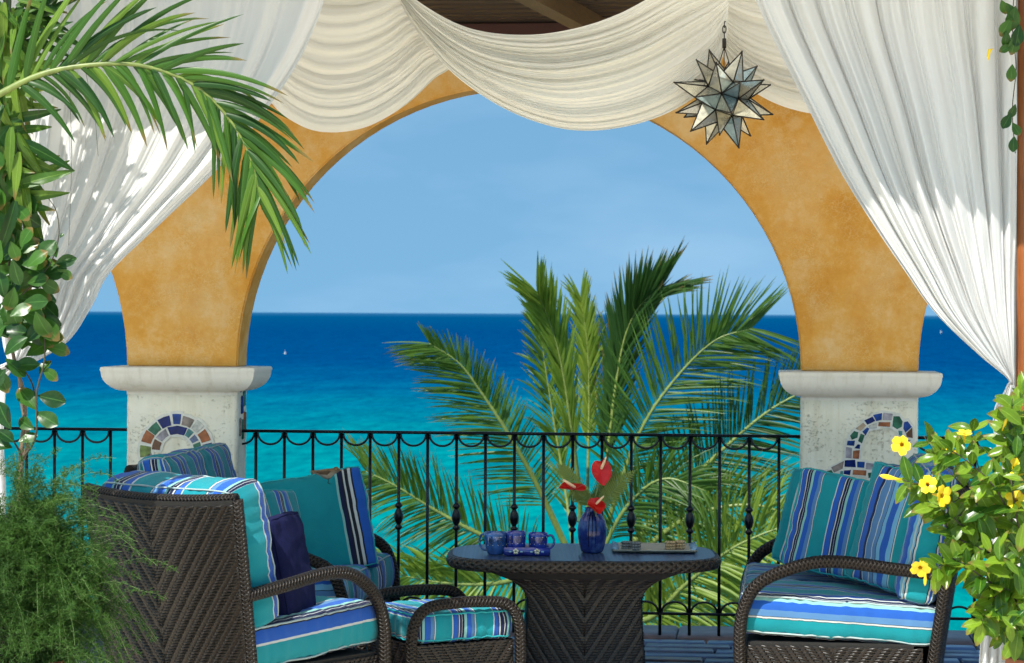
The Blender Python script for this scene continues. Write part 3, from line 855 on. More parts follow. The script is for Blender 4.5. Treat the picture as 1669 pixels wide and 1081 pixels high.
# ottoman
a_ = math.radians(29); WO, LO = .52, .54
c0 = V((-.428, 10.48, 0)); cc = c0 + V((math.cos(a_), math.sin(a_), 0)) * (LO / 2) + V((-math.sin(a_), math.cos(a_), 0)) * (WO / 2)
ott = empty('ottoman', floor_at(cc.x, cc.y), a_ + YAW, 'low wicker ottoman with striped cushion, between the near armchair and the table', 'ottoman')
mb = MB(); mb.box((0, 0, .15), (LO - .05, WO - .05, .24)); mb.build('base_frame', M_CORE, ott, smooth=False)
for sg in (-1, 1):
    mb = MB(); weave(mb, (lambda s: (lambda u, v: (V((-LO / 2 + .025 + u, s * (WO / 2 - .018), .02 + v)), V((0, s, 0)))))(sg), LO - .05, .265); stuff(mb.build('side_weave', M_WICK, ott))
    y = sg * (WO / 2 - .005); h = LO / 2
    pts = spline([(-h, y, .02), (-h - .004, y, .22), (-h + .008, y, .37), (-h + .07, y, .445), (-h + .20, y, .462), (h - .20, y, .462), (h - .07, y, .445), (h - .008, y, .37), (h + .004, y, .22), (h, y, .02)], 50)
    mb = MB(); mb.tube(pts, .026, 12); mb.build('arm', M_BRAID, ott)
for s in (-1, 1):
    mb = MB(); weave(mb, (lambda s: (lambda u, v: (V((s * (LO / 2 - .02), -WO / 2 + .03 + u, .02 + v)), V((s, 0, 0)))))(s), WO - .06, .265); stuff(mb.build('end_weave', M_WICK, ott))
put_cushion('seat_cushion', ott, Matrix.Translation((0, 0, .355)), (LO - .06, WO - .06, .135), ST_D, M_PIPE_T, puff=.12, r=.03, axis=0, seed=4)

# ------------------------------------------------------------------ table
TZ = .600; td = 11.50; tl = (953 - 835) / FPX * td
tab = empty('coffee_table', floor_at(tl, td), YAW, 'dark wicker table with chevron woven pedestal in front of the railing', 'table')
TWD, TDP = 1.29, .88
def toploop(sx, sy, z, n=96):
    L_ = []
    for k in range(n):
        a = 2 * PI * k / n; c, s = math.cos(a), math.sin(a)
        q = 3.4
        L_.append(V((sx * math.copysign(abs(c) ** (2 / q), c), sy * math.copysign(abs(s) ** (2 / q), s), z)))
    return L_
def m_top():
    M = Mat('woven_table_top'); co = M.coord('Object', (150, 150, 1))
    sx = M.node('ShaderNodeSeparateXYZ'); M.link(co, sx.inputs[0])
    h = M.math('MULTIPLY', M.math('ABSOLUTE', M.math('SINE', sx.outputs[0])), M.math('ABSOLUTE', M.math('SINE', sx.outputs[1])))
    M.color(M.ramp(h, [(.1, (.012, .020, .05)), (.7, (.045, .075, .17))])); M.set(Roughness=.30); M.bump(h, .35, .003); return M.m  # bluish sky reflection is painted into the top's colour
mb = MB(); lo = toploop(TWD / 2 - .02, TDP / 2 - .02, TZ); n = len(lo)
mb.add(lo + [V((0, 0, TZ))], [(i, (i + 1) % n, n) for i in range(n)])
lo2 = toploop(TWD / 2 - .02, TDP / 2 - .02, TZ - .05)
mb.add(lo2 + [V((0, 0, TZ - .05))], [((i + 1) % n, i, n) for i in range(n)])
mb.build('table_top', m_top(), tab, smooth=False)
mb = MB(); mb.tube(toploop(TWD / 2 - .018, TDP / 2 - .018, TZ - .030), .030, 12, closed=True)
mb.build('rim', m_braid('rim_braid', (.022, .017, .013), 70), tab)
def psec(z):       # half widths of the pedestal
    t = z / .5
    q = max(0, (z - .36) / .175); return (.292 - .025 * math.sin(min(1, t * 1.2) * PI * .5) + .175 * q ** 3, .255 - .02 * t + .10 * q ** 3)
mb = MB()
for sg in (-1, 1):
    mb.grid((lambda s: (lambda a, b: V(((a - .5) * 2 * psec(.535 * b)[0] * s * -1, s * psec(.535 * b)[1], .535 * b))))(sg), 10, 12)
    mb.grid((lambda s: (lambda a, b: V((s * psec(.535 * b)[0], (a - .5) * 2 * psec(.535 * b)[1] * s, .535 * b))))(sg), 10, 30)
mb.build('pedestal', M_CORE, tab)
mb = MB(); weave(mb, lambda u, v: (V(((u / .56 - .5) * 2 * psec(v)[0], -psec(v)[1] - .002, v)), V((0, -1, 0))), .56, .50, cu=.0165, cv=.0128, h=.010); stuff(mb.build('front_weave', M_WICK, tab))
for s in (-1, 1):
    mb = MB(); weave(mb, (lambda s: (lambda u, v: (V((s * (psec(v)[0] + .002), (u / .5 - .5) * 2 * psec(v)[1], v)), V((s, 0, 0)))))(s), .5, .50, h=.007); stuff(mb.build('side_weave', M_WICK, tab))
mb = MB(); mb.box((0, 0, TZ - .060), (.94, .60, .022), bev=.01); mb.build('under_frame', M_CORE, tab)

# ------------------------------------------------------------------ curtains and swags
def px_spline(pts, n):
    return [(p.x, p.y) for p in spline([V((a, b, 0)) for a, b in pts], n)]
def curtain(name, label, inner, outer, depth, nf, amp, mat_, seed, cat='curtain', group=None, cols=320, rows=110, thin=None, sag=0):
    I, O = px_spline(inner, rows), px_spline(outer, rows)
    mb = MB()
    def fn(a, b):
        k = b * rows; i = min(int(k), rows - 1); f = k - i
        pi = (lerp(I[i][0], I[i + 1][0], f), lerp(I[i][1], I[i + 1][1], f)); po = (lerp(O[i][0], O[i + 1][0], f), lerp(O[i][1], O[i + 1][1], f))
        wid = math.hypot(po[0] - pi[0], po[1] - pi[1]) / FPX * depth
        aa = a + .050 * nz(a * 3.1 + seed, b * .9) + .018 * nz(a * 11 + seed, b * 1.6)
        ph = 2 * PI * nf * aa
        A = min(amp, .42 * wid / nf * 2.2) * (thin(b) if thin else 1) * (.25 + 1.5 * abs(nz(aa * 4.3 + seed, b * .8, 2)))
        s1 = math.sin(ph)
        dz = A * (math.copysign(abs(s1) ** 1.7, s1) + .30 * math.sin(2 * ph + 1.3 + 3 * nz(a * 3, b * 2, seed)) + .16 * math.sin(4.3 * ph + seed + 4 * nz(a * 5, b * 1.5, seed)))
        dz += .07 * nz(a * 2.2 + seed, b * 1.6, 5) + .004 * nz(a * 90, b * 5, seed) + .010 * nz(a * 14 + b * 6, b * 5, seed)
        lat = A * .30 * math.cos(ph) / depth * FPX
        t = min(1, max(0, a)); dirx = (po[0] - pi[0]); diry = (po[1] - pi[1]); L_ = math.hypot(dirx, diry) + 1e-6
        u = lerp(pi[0], po[0], t) + lat * dirx / L_; v = lerp(pi[1], po[1], t) + lat * diry / L_ + sag * math.sin(PI * t) * b * (1 - b) * 4
        return U(u, v, depth + dz)
    mb.grid(fn, cols, rows)
    o = mb.build(name, mat_); tag(o, label, cat, group); return o
CURT_D = 9.75
curtain('curtain', 'long white voile curtain on the left, swept back behind the palm leaf',
        [(540, -45), (516, 40), (470, 132), (375, 256), (270, 358), (182, 442), (150, 500), (112, 556), (52, 594)],
        [(-70, -45), (-60, 60), (-50, 180), (-35, 300), (-20, 400), (-8, 470), (0, 520), (6, 565), (14, 590)], CURT_D, 10, .034, M_CURTAIN, 3.3, thin=lambda b: 1 - .6 * b)
curtain('curtain', 'long white voile curtain on the right, gathered beside the wooden post',
        [(1212, -45), (1240, 30), (1310, 172), (1365, 280), (1420, 368), (1470, 440), (1520, 508), (1590, 575), (1640, 616), (1641, 628)],
        [(1654, -45), (1654, 60), (1654, 180), (1654, 290), (1654, 380), (1653, 450), (1653, 520), (1653, 580), (1653, 616), (1653, 628)], CURT_D - .1, 9, .06, M_CURTAIN, 7.7, thin=lambda b: 1 - .45 * b)
# tails below the knots
curtain('curtain_tail', 'puffed white tail of the right curtain hanging below its knot',
        [(1641, 628), (1634, 642), (1621, 662), (1617, 690), (1622, 725), (1632, 760), (1625, 830), (1606, 920), (1598, 1000), (1592, 1110)],
        [(1653, 628), (1654, 642), (1655, 662), (1656, 690), (1656, 725), (1655, 760), (1664, 830), (1664, 920), (1664, 1000), (1664, 1110)], CURT_D - .12, 5, .03, M_CURTAIN, 1.1, cols=90, rows=120, cat='curtain tail')
curtain('curtain_tail', 'white tail of the left curtain hanging at the left edge behind the shrub',
        [(52, 594), (30, 600), (14, 615), (10, 660), (8, 720), (12, 800), (10, 900), (10, 1100)],
        [(14, 590), (-8, 600), (-30, 615), (-45, 660), (-60, 720), (-60, 800), (-60, 900), (-60, 1100)], CURT_D + .02, 5, .03, M_CURTAIN, 2.1, cols=70, rows=80, cat='curtain tail')

def swag(label, upper, lower, d0, bulge, nf, seed, amp=.019, mat_=None, back=0):
    A, B = px_spline(upper, 100), px_spline(lower, 100)
    mb = MB()
    def fn(s, t):
        k = s * 100; i = min(int(k), 99); f = k - i
        pa = (lerp(A[i][0], A[i + 1][0], f), lerp(A[i][1], A[i + 1][1], f)); pb = (lerp(B[i][0], B[i + 1][0], f), lerp(B[i][1], B[i + 1][1], f))
        w = math.sin(PI * s) ** .6
        tt = t + .06 * nz(s * 1.4 + seed, t * 2.5) * w
        ph = 2 * PI * nf * tt
        fo = 0
        for k_, (fr_, am_) in enumerate(((.45, 1.6), (1.0, 1.0), (1.73, .62), (2.9, .36), (4.7, .20), (7.9, .12))):
            am = am_ * max(0, .55 + 1.1 * nz(s * 1.3 + seed + k_ * 3, tt * 3.1, k_))
            fo += am * math.sin(fr_ * ph + k_ * 1.9 + 1.2 * nz(s * 1.1 + k_, seed, 2))
        dz = amp * fo * (.35 + .65 * w) - bulge * math.sin(PI * (t * .85 + .1)) * w + back * (1 - t)
        return U(lerp(pa[0], pb[0], t), lerp(pa[1], pb[1], t), d0 + dz)
    mb.grid(fn, 150, 170)
    mb.uv = [[(b, a) for a, b in f] for f in mb.uv]
    o = mb.build('swag', mat_ or M_SWAG); tag(o, label, 'swag', 'white voile swags under the ceiling'); return o
swag('wide ivory voile swag hanging in the middle of the arch', [(628, -45), (690, 8), (765, 46), (850, 57), (930, 48), (1010, 22), (1110, -30), (1188, -45)],
     [(632, -40), (672, 40), (728, 110), (792, 160), (860, 194), (930, 212), (1000, 210), (1070, 192), (1130, 160), (1168, 120), (1186, 60)], 10.55, .12, 10, 1.7)
swag('ivory voile swag at the left, partly behind the left curtain', [(455, -60), (490, -55), (530, -52), (560, -50), (590, -48), (610, -47), (622, -46), (632, -45)],
     [(380, -30), (400, 80), (440, 165), (490, 205), (540, 216), (600, 206), (660, 172), (706, 130), (737, 100), (680, 40), (640, -30)], 10.80, .10, 11, 5.1)
swag('short ivory voile swag behind the star lantern and the right curtain', [(1160, -45), (1225, -40), (1300, -38), (1360, -40), (1420, -44)],
     [(1168, 66), (1190, 114), (1232, 152), (1290, 178), (1350, 184), (1410, 150), (1450, 60)], 10.75, .08, 7, 9.3)

# ------------------------------------------------------------------ posts
for nm, u, lab in (('post', 1673, 'varnished red brown wooden post at the right edge of the picture'),):
    c = U(u, 500, CURT_D - .02)
    mb = MB(); mb.box((c.x, c.y, CEIL / 2), (.085, .085, CEIL - .02), bev=.006)
    p = mb.build(nm, M_POST); tag(p, lab, 'post')
    mb = MB(); mb.box((c.x - .048, c.y - .005, CEIL / 2), (.008, .06, CEIL - .02)); mb.build('metal_strip', plain('grey_track', (.25, .24, .22), .45, metal=.6), p, smooth=False)

# ------------------------------------------------------------------ star lantern
def mirror(name, c, r):
    M = Mat(name); co = M.coord('Object')
    f = M.noise(26, co, 5, .7)
    M.color(M.ramp(f, [(.3, tuple(x * .6 for x in c)), (.55, c)])); M.set(Metallic=.65)
    rr = M.ramp(f, [(.3, (.35, .35, .35)), (.6, (r, r, r))]); M.link(rr, M.b.inputs['Roughness'])
    M.bump(M.noise(9, co, 2), .12, .01)
    return M.m
MIRR = [mirror('antique_mirror_silver', (.60, .58, .48), .10), mirror('antique_mirror_smoke', (.42, .40, .32), .14), mirror('antique_mirror_bright', (.80, .77, .64), .08), mirror('antique_mirror_bluish', (.26, .35, .38), .10)]
M_LEAD = plain('dark_lead_came', (.025, .020, .016), .45, metal=.5, var=.3)
LC = U(1180, 161, 10.42)
lan = empty('star_lantern', LC, 0, 'many-pointed mirrored glass star lantern hanging before the right side of the arch', 'lantern')
q2 = 1 + 2 ** .5
iv = [V(p) for a in (-1, 1) for b in (-1, 1) for c in (-q2, q2) for p in ((a, b, c), (a, c, b), (c, a, b))]
dirs = [V((x, y, z)).normalized() for x in (-1, 0, 1) for y in (-1, 0, 1) for z in (-1, 0, 1) if (x, y, z) != (0, 0, 0)]
RM = Matrix.Rotation(.30, 3, 'X') @ Matrix.Rotation(.36, 3, 'Y') @ Matrix.Rotation(.95, 3, 'Z')
rc, rt = .108, .230
for d in dirs:                       # 26 points: 18 four-sided, 8 three-sided
    n_ = 3 if all(abs(c) > .1 for c in d) else 4
    near = sorted(iv, key=lambda p: -p.dot(d))[:n_]
    x_ = d.orthogonal().normalized(); y_ = d.cross(x_)
    near.sort(key=lambda p: math.atan2(p.dot(y_), p.dot(x_)))
    PN = [RM @ (p.normalized() * rc) for p in near]; ap = RM @ d * rt * random.uniform(.94, 1.04) * (.95 if n_ == 3 else 1)
    mb = MB()
    for i in range(n_):
        mb.tube([PN[i], ap], [.0034, .0028], 6)
        mb.tube([PN[i], PN[(i + 1) % n_]], .0032, 6)
    mb.lathe([(.0, -.004), (.0046, 0), (.0, .006)], ap, 6)
    pt = mb.build('star_point', M_LEAD, lan)
    for i in range(n_):
        q = MB(); a, b = PN[i], PN[(i + 1) % n_]; c = (a + b + ap) / 3
        q.add([lerp(c, a, .985), lerp(c, b, .985), lerp(c, ap, .985)], [(0, 1, 2)])
        q.build('pane', random.choice(MIRR), pt, smooth=False)
mb = MB()
top = V((0, 0, U(1185, 47, 10.42).z - LC.z)); z = .275
for dx, dy in ((.05, .03), (-.05, .03), (0, -.05)): mb.tube([(dx, dy, .07), (0, 0, .225)], .0022, 5)
mb.tube([(0, 0, .22), (0, 0, .262)], .009, 8)
mb.build('hanger', M_LEAD, lan)
k = 0
while z < top.z:
    L_ = []
    for i in range(14):
        a = 2 * PI * i / 14; x = .0075 * math.cos(a); zz = .017 * math.sin(a)
        L_.append((x, 0, z + zz) if k % 2 else (0, x, z + zz))
    mb = MB(); mb.tube(L_, .0024, 5, closed=True); mb.build('chain_link', M_LEAD, lan); z += .027; k += 1

mb = MB(); mb.tube(spline([(0, 0, z - .02), (0, .03, z + .005), (.002, .10, z + .02), (.004, .22, z + .03)], 10), .0028, 6); mb.build('hook', M_LEAD, lan)

# ------------------------------------------------------------------ things on the table
def UZ(u, v, z):
    r = CF + CR * ((u - IW / 2) / FPX) + CU * ((HOR - v) / FPX)
    return CP + r * ((z - EYE) / r.z)
M_COBALT = Mat('cobalt_glaze')
f = M_COBALT.noise(14, M_COBALT.coord(), 6, .65)
M_COBALT.color(M_COBALT.ramp(f, [(.3, (.006, .008, .05)), (.5, (.010, .026, .15)), (.7, (.05, .10, .26))])); M_COBALT.set(Roughness=.12); M_COBALT = M_COBALT.m
M_MUG = plain('blue_mug_glaze', (.025, .085, .26), .12, var=.5, scale=20, coat=.5)
M_MUGD = plain('deep_blue_glaze', (.010, .025, .22), .12, var=.4, scale=20, coat=.5)
M_CREAM = plain('cream_slip', (.70, .68, .48), .4); M_DOT = plain('pale_blue_slip', (.25, .42, .50), .4); M_DARKL = plain('black_slip', (.008, .01, .02), .3)
def mug(label, u, v, rt_, rb_, h, mat_, handle_ang, z=TZ, swirl=True, at=None):
    c = at or UZ(u, v, z); e = empty('mug', (c.x, c.y, z + .002), 0, label, 'mug', 'blue glazed mugs on the table')
    mb = MB(); t = .004
    prof = [(0, .0), (rb_ * .9, 0), (rb_, .004), (lerp(rb_, rt_, .45) * 1.05, h * .35), (rt_ * 1.01, h * .8), (rt_, h), (rt_ - t, h), (rt_ - t * 1.5, h * .7), (rb_ - t, .012), (0, .010)]
    mb.lathe(prof, (0, 0, 0), 32); mb.build('body', mat_, e)
    if handle_ang is not None:
        a = math.radians(handle_ang); dx, dy = math.cos(a), math.sin(a)
        rr = [(rt_ - .003, h * .82), (rt_ + .018, h * .86), (rt_ + .030, h * .62), (rt_ + .026, h * .35), (rt_ + .008, h * .18), (rb_ * 1.02, h * .2)]
        mb = MB(); mb.tube(spline([(dx * r, dy * r, zz) for r, zz in rr], 18), .0055, 8); mb.build('handle', mat_, e)
    if swirl:
        mb = MB(); ca = math.radians(-90 + 26)
        for s0, rad_ in ((0, .016), (-.045, .013)):
            pts = []
            for i in range(26):
                a = i / 25 * 3.3 * PI; r_ = rad_ * (1 - i / 32)
                th = ca + (s0 + r_ * math.cos(a)) / rt_; zz = h * .60 + r_ * math.sin(a) * 1.2
                rr = lerp(lerp(rb_, rt_, .45) * 1.05, rt_ * 1.01, min(1, max(0, (zz / h - .35) / .45))) + .0006
                pts.append((rr * math.cos(th), rr * math.sin(th), zz))
            mb.tube(pts, .0016, 5)
        stuff(mb.build('swirl_motif', M_DARKL, e))
        mb = MB()
        for i in range(9):
            th = ca + (-.06 + i * .013) / rt_; zz = h * (.80 if i % 2 else .44); rr = rt_ * (1.005 if i % 2 else .985)
            mb.lathe([(0, -.002), (.0022, 0), (0, .002)], (rr * math.cos(th), rr * math.sin(th), zz), 6)
        stuff(mb.build('dot_motif', M_CREAM, e))
    return e
mug('pale blue glazed mug standing alone at the left end of the table', 808, 904, .056, .040, .105, M_MUG, 160)
# low holder with two flower motifs, two mugs behind its rim
hc = UZ(857, 907, TZ); hz = TZ + .002
hold = empty('mug_holder', (hc.x, hc.y + .055, hz), YAW, 'deep blue ceramic holder with two white flowers, carrying two mugs', 'mug holder')
def hold_at(x): return V((hc.x, hc.y + .055, 0)) + _R * x
mb = MB(); mb.box((0, 0, .007), (.215, .115, .014), bev=.006); mb.build('floor', M_MUGD, hold)
mb = MB(); mb.box((0, -.055, .020), (.215, .010, .040), bev=.004); fr = mb.build('front_rim', M_MUGD, hold)
mb = MB(); mb.box((0, .055, .020), (.215, .010, .040), bev=.004); mb.build('back_rim', M_MUGD, hold)
for s in (-1, 1):
    mb = MB(); mb.box((s * .105, 0, .020), (.010, .100, .040), bev=.004); mb.build('end_rim', M_MUGD, hold)
for fx in (-.053, .047):
    for k in range(5):
        a = 2 * PI * k / 5 + .3
        q = MB(); q.lathe([(0, -.0015), (.0062, 0), (0, .0015)], (0, 0, 0), 10, Matrix.Rotation(PI / 2, 3, 'X'))
        q.build('petal_motif', M_CREAM, fr).location = (fx + .0085 * math.cos(a), -.0605, .021 + .0085 * math.sin(a))
    for s in (-1, 1):
        q = MB(); q.box((fx + s * .026, -.0605, .020), (.012, .002, .007)); q.build('leaf_motif', M_DOT, fr)
mug('deep blue glazed mug in the left half of the flowered holder', 838, 904, .046, .040, .098, M_MUGD, None, TZ + .013, at=hold_at(-.052))
mug('deep blue glazed mug with a loop handle in the right half of the holder', 873, 904, .046, .038, .092, M_MUGD, 8, TZ + .013, at=hold_at(.052))

# vase
vc = UZ(965, 901, TZ)
vase = empty('vase', (vc.x, vc.y, TZ + .001), 0, 'mottled cobalt blue ceramic vase of red anthuriums on the table', 'vase')
prof = [(0, .0), (.044, 0), (.052, .006), (.060, .03), (.069, .075), (.071, .11), (.064, .15), (.048, .18), (.037, .195), (.034, .208), (.037, .217), (.033, .217), (.030, .205), (.033, .19), (.055, .14), (.055, .04), (0, .02)]
mb = MB(); mb.lathe(prof, (0, 0, 0), 40); mb.build('body', M_COBALT, vase)
mb = MB()
for th in (-1.75, -1.50, -1.25):
    mb.tube([(.999 * r * math.cos(th + .35 * (z_ - .1)), .999 * r * math.sin(th + .35 * (z_ - .1)), z_) for r, z_ in [(.0375, .195), (.0485, .18), (.0645, .15), (.0715, .11), (.0695, .075), (.0605, .03)]], [.006, .007, .006, .006, .005, .003], 6, flat=.35)
stuff(mb.build('dark_glaze_run', plain('dark_glaze', (.006, .008, .035), .1), vase))
vm = V((vc.x, vc.y, TZ + .205))
M_RED = plain('red_spathe', (.42, .005, .004), .32, var=.3, scale=14, spec=.3)
M_SPAD = plain('cream_spadix', (.75, .52, .30), .6, bump=.6, scale=60)
M_STEM = plain('green_stem', (.10, .17, .04), .5)
def anthurium(label, c, nrm, up, size, spad):
    e = empty('anthurium', vm, 0, label, 'flower', 'red anthuriums in the vase')
    n = V(nrm).normalized(); y = (V(up) - n * V(up).dot(n)).normalized(); x = y.cross(n)
    mb = MB(); R_, A_ = 7, 32
    vs = [c]; fs = []
    for r in range(1, R_ + 1):
        for k in range(A_):
            a = 2 * PI * k / A_ - PI / 2      # heart: notch at the top where the stem joins
            rr = r / R_
            q_ = ((a + PI) % (2 * PI)) - PI; hx = .80 * math.sin(a) * (1 + .08 * math.cos(a)); hy = .92 * math.cos(a) - .22 * math.exp(-(q_ / .30) ** 2) - .16 * math.exp(-((abs(q_) - PI) / .28) ** 2)
            p = c + x * hx * rr * size * .92 + y * hy * rr * size + n * (.18 * size * rr * rr * (1 + .5 * math.cos(3 * a)) + .03 * size * math.sin(5 * a) * rr)
            vs.append(p)
    for k in range(A_): fs.append((0, 1 + k, 1 + (k + 1) % A_))
    for r in range(R_ - 1):
        for k in range(A_):
            a = 1 + r * A_ + k; b = 1 + r * A_ + (k + 1) % A_
            fs.append((a, a + A_, b + A_, b))
    mb.add(vs, fs); mb.build('spathe', M_RED, e, world=True)
    b0 = c + n * .006 + y * size * .15
    sp = V(spad).normalized()
    mb = MB(); mb.tube([b0 + sp * size * 1.05 * t for t in (0, .2, .6, .9, 1)], [size * q for q in (.09, .11, .09, .07, .02)], 10); mb.build('spadix', M_SPAD, e, world=True)
    mb = MB(); mb.tube(spline([c - n * .004 + y * size * .1, c - n * .03 - V((0, 0, .03)), lerp(c, vm, .6), vm, vm - V((0, 0, .06))], 14), .0032, 6); mb.build('stem', M_STEM, e, world=True)
tdv = vc.dot(CF)
anthurium('upright red anthurium facing the front, tallest in the vase', U(980, 768, tdv - .02), cdir(.15, -1, .12), V((-.15, 0, 1)), .066, cdir(.35, -.35, .9))
anthurium('red anthurium seen edge on, lying level at the left of the vase', U(934, 797, tdv - .05), cdir(.05, -.28, .95), cdir(.9, .3, 0), .070, cdir(-.75, -.2, .5))
anthurium('red anthurium low over the mouth of the vase', U(972, 825, tdv - .07), cdir(.1, -.62, .75), cdir(-.2, .6, .6), .056, cdir(.55, -.3, .6))
M_FERN = leaf_mat('vase_fern', (.06, .09, .012), (.17, .22, .035), .5, .25)
def fern_frond(label, pts, wid, seed):
    e = empty('fern_frond', vm, 0, label, 'fern frond', 'fern fronds in the vase')
    P_ = spline(pts, 26)
    mb = MB(); mb.tube(P_, [lerp(.0025, .0008, i / 26) for i in range(27)], 5); mb.build('midrib', M_STEM, e, world=True)
    mb = MB()
    for i in range(5, 27):
        t = i / 26; T = (P_[min(26, i + 1)] - P_[i - 1]).normalized()
        sd = T.cross(CF).normalized()
        for s in (-1, 1):
            L_ = wid * math.sin(PI * min(1, .12 + t * .93)) ** .8 + .004
            dr = (sd * s + T * .45 + V((0, 0, -.05)) + CF * random.uniform(-.15, .15)).normalized()
            b = P_[i]; wv = T * .0052
            mid = b + dr * L_ * .5
            mb.add([b - wv, b + wv, mid + wv * 1.05, mid - wv * 1.05, b + dr * L_ + T * .004], [(0, 1, 2, 3), (3, 2, 4)], [(.3, 0), (.7, 0), (.7, .5), (.3, .5), (.5, 1)])
    stuff(mb.build('leaflets', M_FERN, e, world=True))
fern_frond('fern frond leaning left behind the level anthurium', [vm, U(945, 800, tdv + .03), U(925, 772, tdv + .04), U(908, 757, tdv + .05)], .050, 1)
fern_frond('fern frond arching out to the right of the vase', [vm, U(990, 812, tdv + .02), U(1010, 788, tdv + .03), U(1038, 765, tdv + .04)], .060, 2)
fern_frond('upright fern frond behind the tallest anthurium', [vm, U(975, 810, tdv + .04), U(992, 785, tdv + .05), U(1003, 766, tdv + .06)], .058, 3)
fern_frond('short fern frond over the left shoulder of the vase', [vm, U(955, 815, tdv + .02), U(942, 803, tdv + .02), U(928, 790, tdv + .02)], .045, 4)

# tray and napkin rings
M_TRAYW = m_wood('grey_driftwood', (.26, .25, .20), (.42, .40, .33), .9, (3, 30, 3))
M_TRAYB = plain('pale_blue_border', (.20, .33, .46), .7, spec=.2)
p0, p1 = UZ(995, 903, TZ), UZ(1132, 903, TZ); q0 = UZ(1003, 889, TZ)
tcx = (p0 + p1) / 2; TL = (p1 - p0).length; TD = .36
tray = empty('tray', (tcx.x, tcx.y + TD / 2, TZ + .002), YAW * .6, 'rectangular grey wooden tray with pale blue border on the right of the table', 'tray')
mb = MB(); mb.box((0, 0, .008), (TL * .9, TD * .9, .008)); mb.build('bottom', M_TRAYW, tray, smooth=False)
for s in (-1, 1):
    Rr = Matrix.Rotation(s * -.35, 3, 'X'); mb = MB(); mb.box((0, -s * (TD / 2 - .012), .011), (TL, .022, .007), Rr, bev=.002); mb.build('long_side', M_TRAYW, tray)
    Rr = Matrix.Rotation(s * -.5, 3, 'Y'); mb = MB(); mb.box((s * (TL / 2 - .014), 0, .016), (.036, TD - .03, .008), Rr, bev=.002); mb.build('short_side', M_TRAYB, tray)
def nring(label, u, v, mat_, ang, tilt):
    c = UZ(u, v, TZ + .012)
    e = empty('napkin_ring', (c.x, c.y, TZ + .0145), 0, label, 'napkin ring', 'beaded napkin rings on the tray')
    for k in range(3):
        for i in range(9):
            a = 2 * PI * i / 9; r_ = .019
            mbq = inst('bead', BEAD, None, e, Matrix.Translation((r_ * math.cos(a), r_ * math.sin(a), 0.008 + k * .0135)), False)
            mbq.active_material = mat_
b_ = MB(); b_.lathe([(0, -.0078), (.0055, -.0055), (.0078, 0), (.0055, .0055), (0, .0078)], (0, 0, 0), 8); BEAD = b_.mesh('bead'); BEAD.materials.append(M_LEAD)
for o_, mt in (('grey', plain('grey_beads', (.13, .14, .14), .4, var=.5, scale=150)), ('wood', plain('wood_beads', (.42, .29, .15), .5, var=.5, scale=150))): GL[o_] = mt
def ring_mesh(mt):
    return mt
for lab, u, v, mt in (('leftmost grey beaded napkin ring on the tray', 1021, 897, 'grey'), ('second grey beaded napkin ring from the left on the tray', 1036, 898, 'grey'), ('left of the two brown beaded napkin rings on the tray', 1092, 897, 'wood'), ('rightmost brown beaded napkin ring on the tray', 1108, 896, 'wood')):
    bm_ = BEAD.copy(); bm_.materials.clear(); bm_.materials.append(GL[mt]); B0 = BEAD; BEAD = bm_
    nring(lab, u, v, GL[mt], 0, 0); BEAD = B0

# ------------------------------------------------------------------ small bird on the teal pillow
bc = U(533, 772, 11.79)
bird = empty('bird', bc, 0, 'small brown sparrow-like bird perched on the teal pillow', 'bird')
def m_bird():
    M = Mat('brown_plumage'); co = M.coord('Object')
    sx = M.node('ShaderNodeSeparateXYZ'); M.link(co, sx.inputs[0])
    st = M.noise(1, M.coord('Object', (90, 500, 500)), 3)
    top_ = M.ramp(st, [(.35, (.06, .035, .015)), (.65, (.26, .16, .07))])
    z_ = M.math('MULTIPLY', M.math('ADD', sx.outputs[2], .004), 60)
    M.color(M.mix(M.ramp(z_, [(0, (0, 0, 0)), (1, (1, 1, 1))]), (.34, .28, .20), top_)); M.set(Roughness=.8); return M.m
M_BIRD = m_bird()
mb = MB()
BS = 1.18
stn = [(-.068, .012, .002, .006), (-.050, .010, .004, .008), (-.034, .006, .011, .011), (-.018, .001, .018, .018), (0, -.002, .021, .022), (.014, .0, .019, .020), (.026, .006, .014, .015), (.034, .011, .0135, .014), (.043, .013, .0125, .0125), (.050, .012, .008, .008), (.054, .0105, .004, .004), (.063, .009, .0006, .0006)]
ss = spline([(a, b, c) for a, b, c, d in stn], 44); rr2 = spline([(a, d, 0) for a, b, c, d in stn], 44)
vs = []
for p, q in zip(ss, rr2):
    for k in range(14):
        a = 2 * PI * k / 14; vs.append(V((p.x, p.z * math.cos(a), p.y + max(.0005, q.y) * math.sin(a))))
n_ = len(ss); mb.add(vs, [(i * 14 + k, (i + 1) * 14 + k, (i + 1) * 14 + (k + 1) % 14, i * 14 + (k + 1) % 14) for i in range(n_ - 1) for k in range(14)])
body = mb.build('body', M_BIRD, bird); body.rotation_euler = (0, math.radians(-4), YAW + .15); body.scale = (BS, BS, BS)
for s in (-1, 1):
    mb = MB(); mb.add([V((.016, s * .0205, .010)), V((.0, s * .0225, .012)), V((-.052, s * .012, .012)), V((-.030, s * .018, .000)), V((.0, s * .0235, -.004))], [(0, 1, 2, 3, 4) if s < 0 else (4, 3, 2, 1, 0)])
    mb.build('wing', plain('dark_wing', (.07, .04, .018), .8, var=.5, scale=200), body)
    mb = MB(); mb.lathe([(0, -.0016), (.0016, 0), (0, .0016)], (.045, s * .0115, .0155), 8); mb.build('eye', M_DARKL, body)
    mb = MB(); mb.tube([(.002, s * .008, -.016), (.004, s * .009, -.030), (.001, s * .009, -.040), (.010, s * .010, -.043)], .0011, 5); mb.build('leg', M_LEAD, body)

def rv(a, b): return random.uniform(a, b)

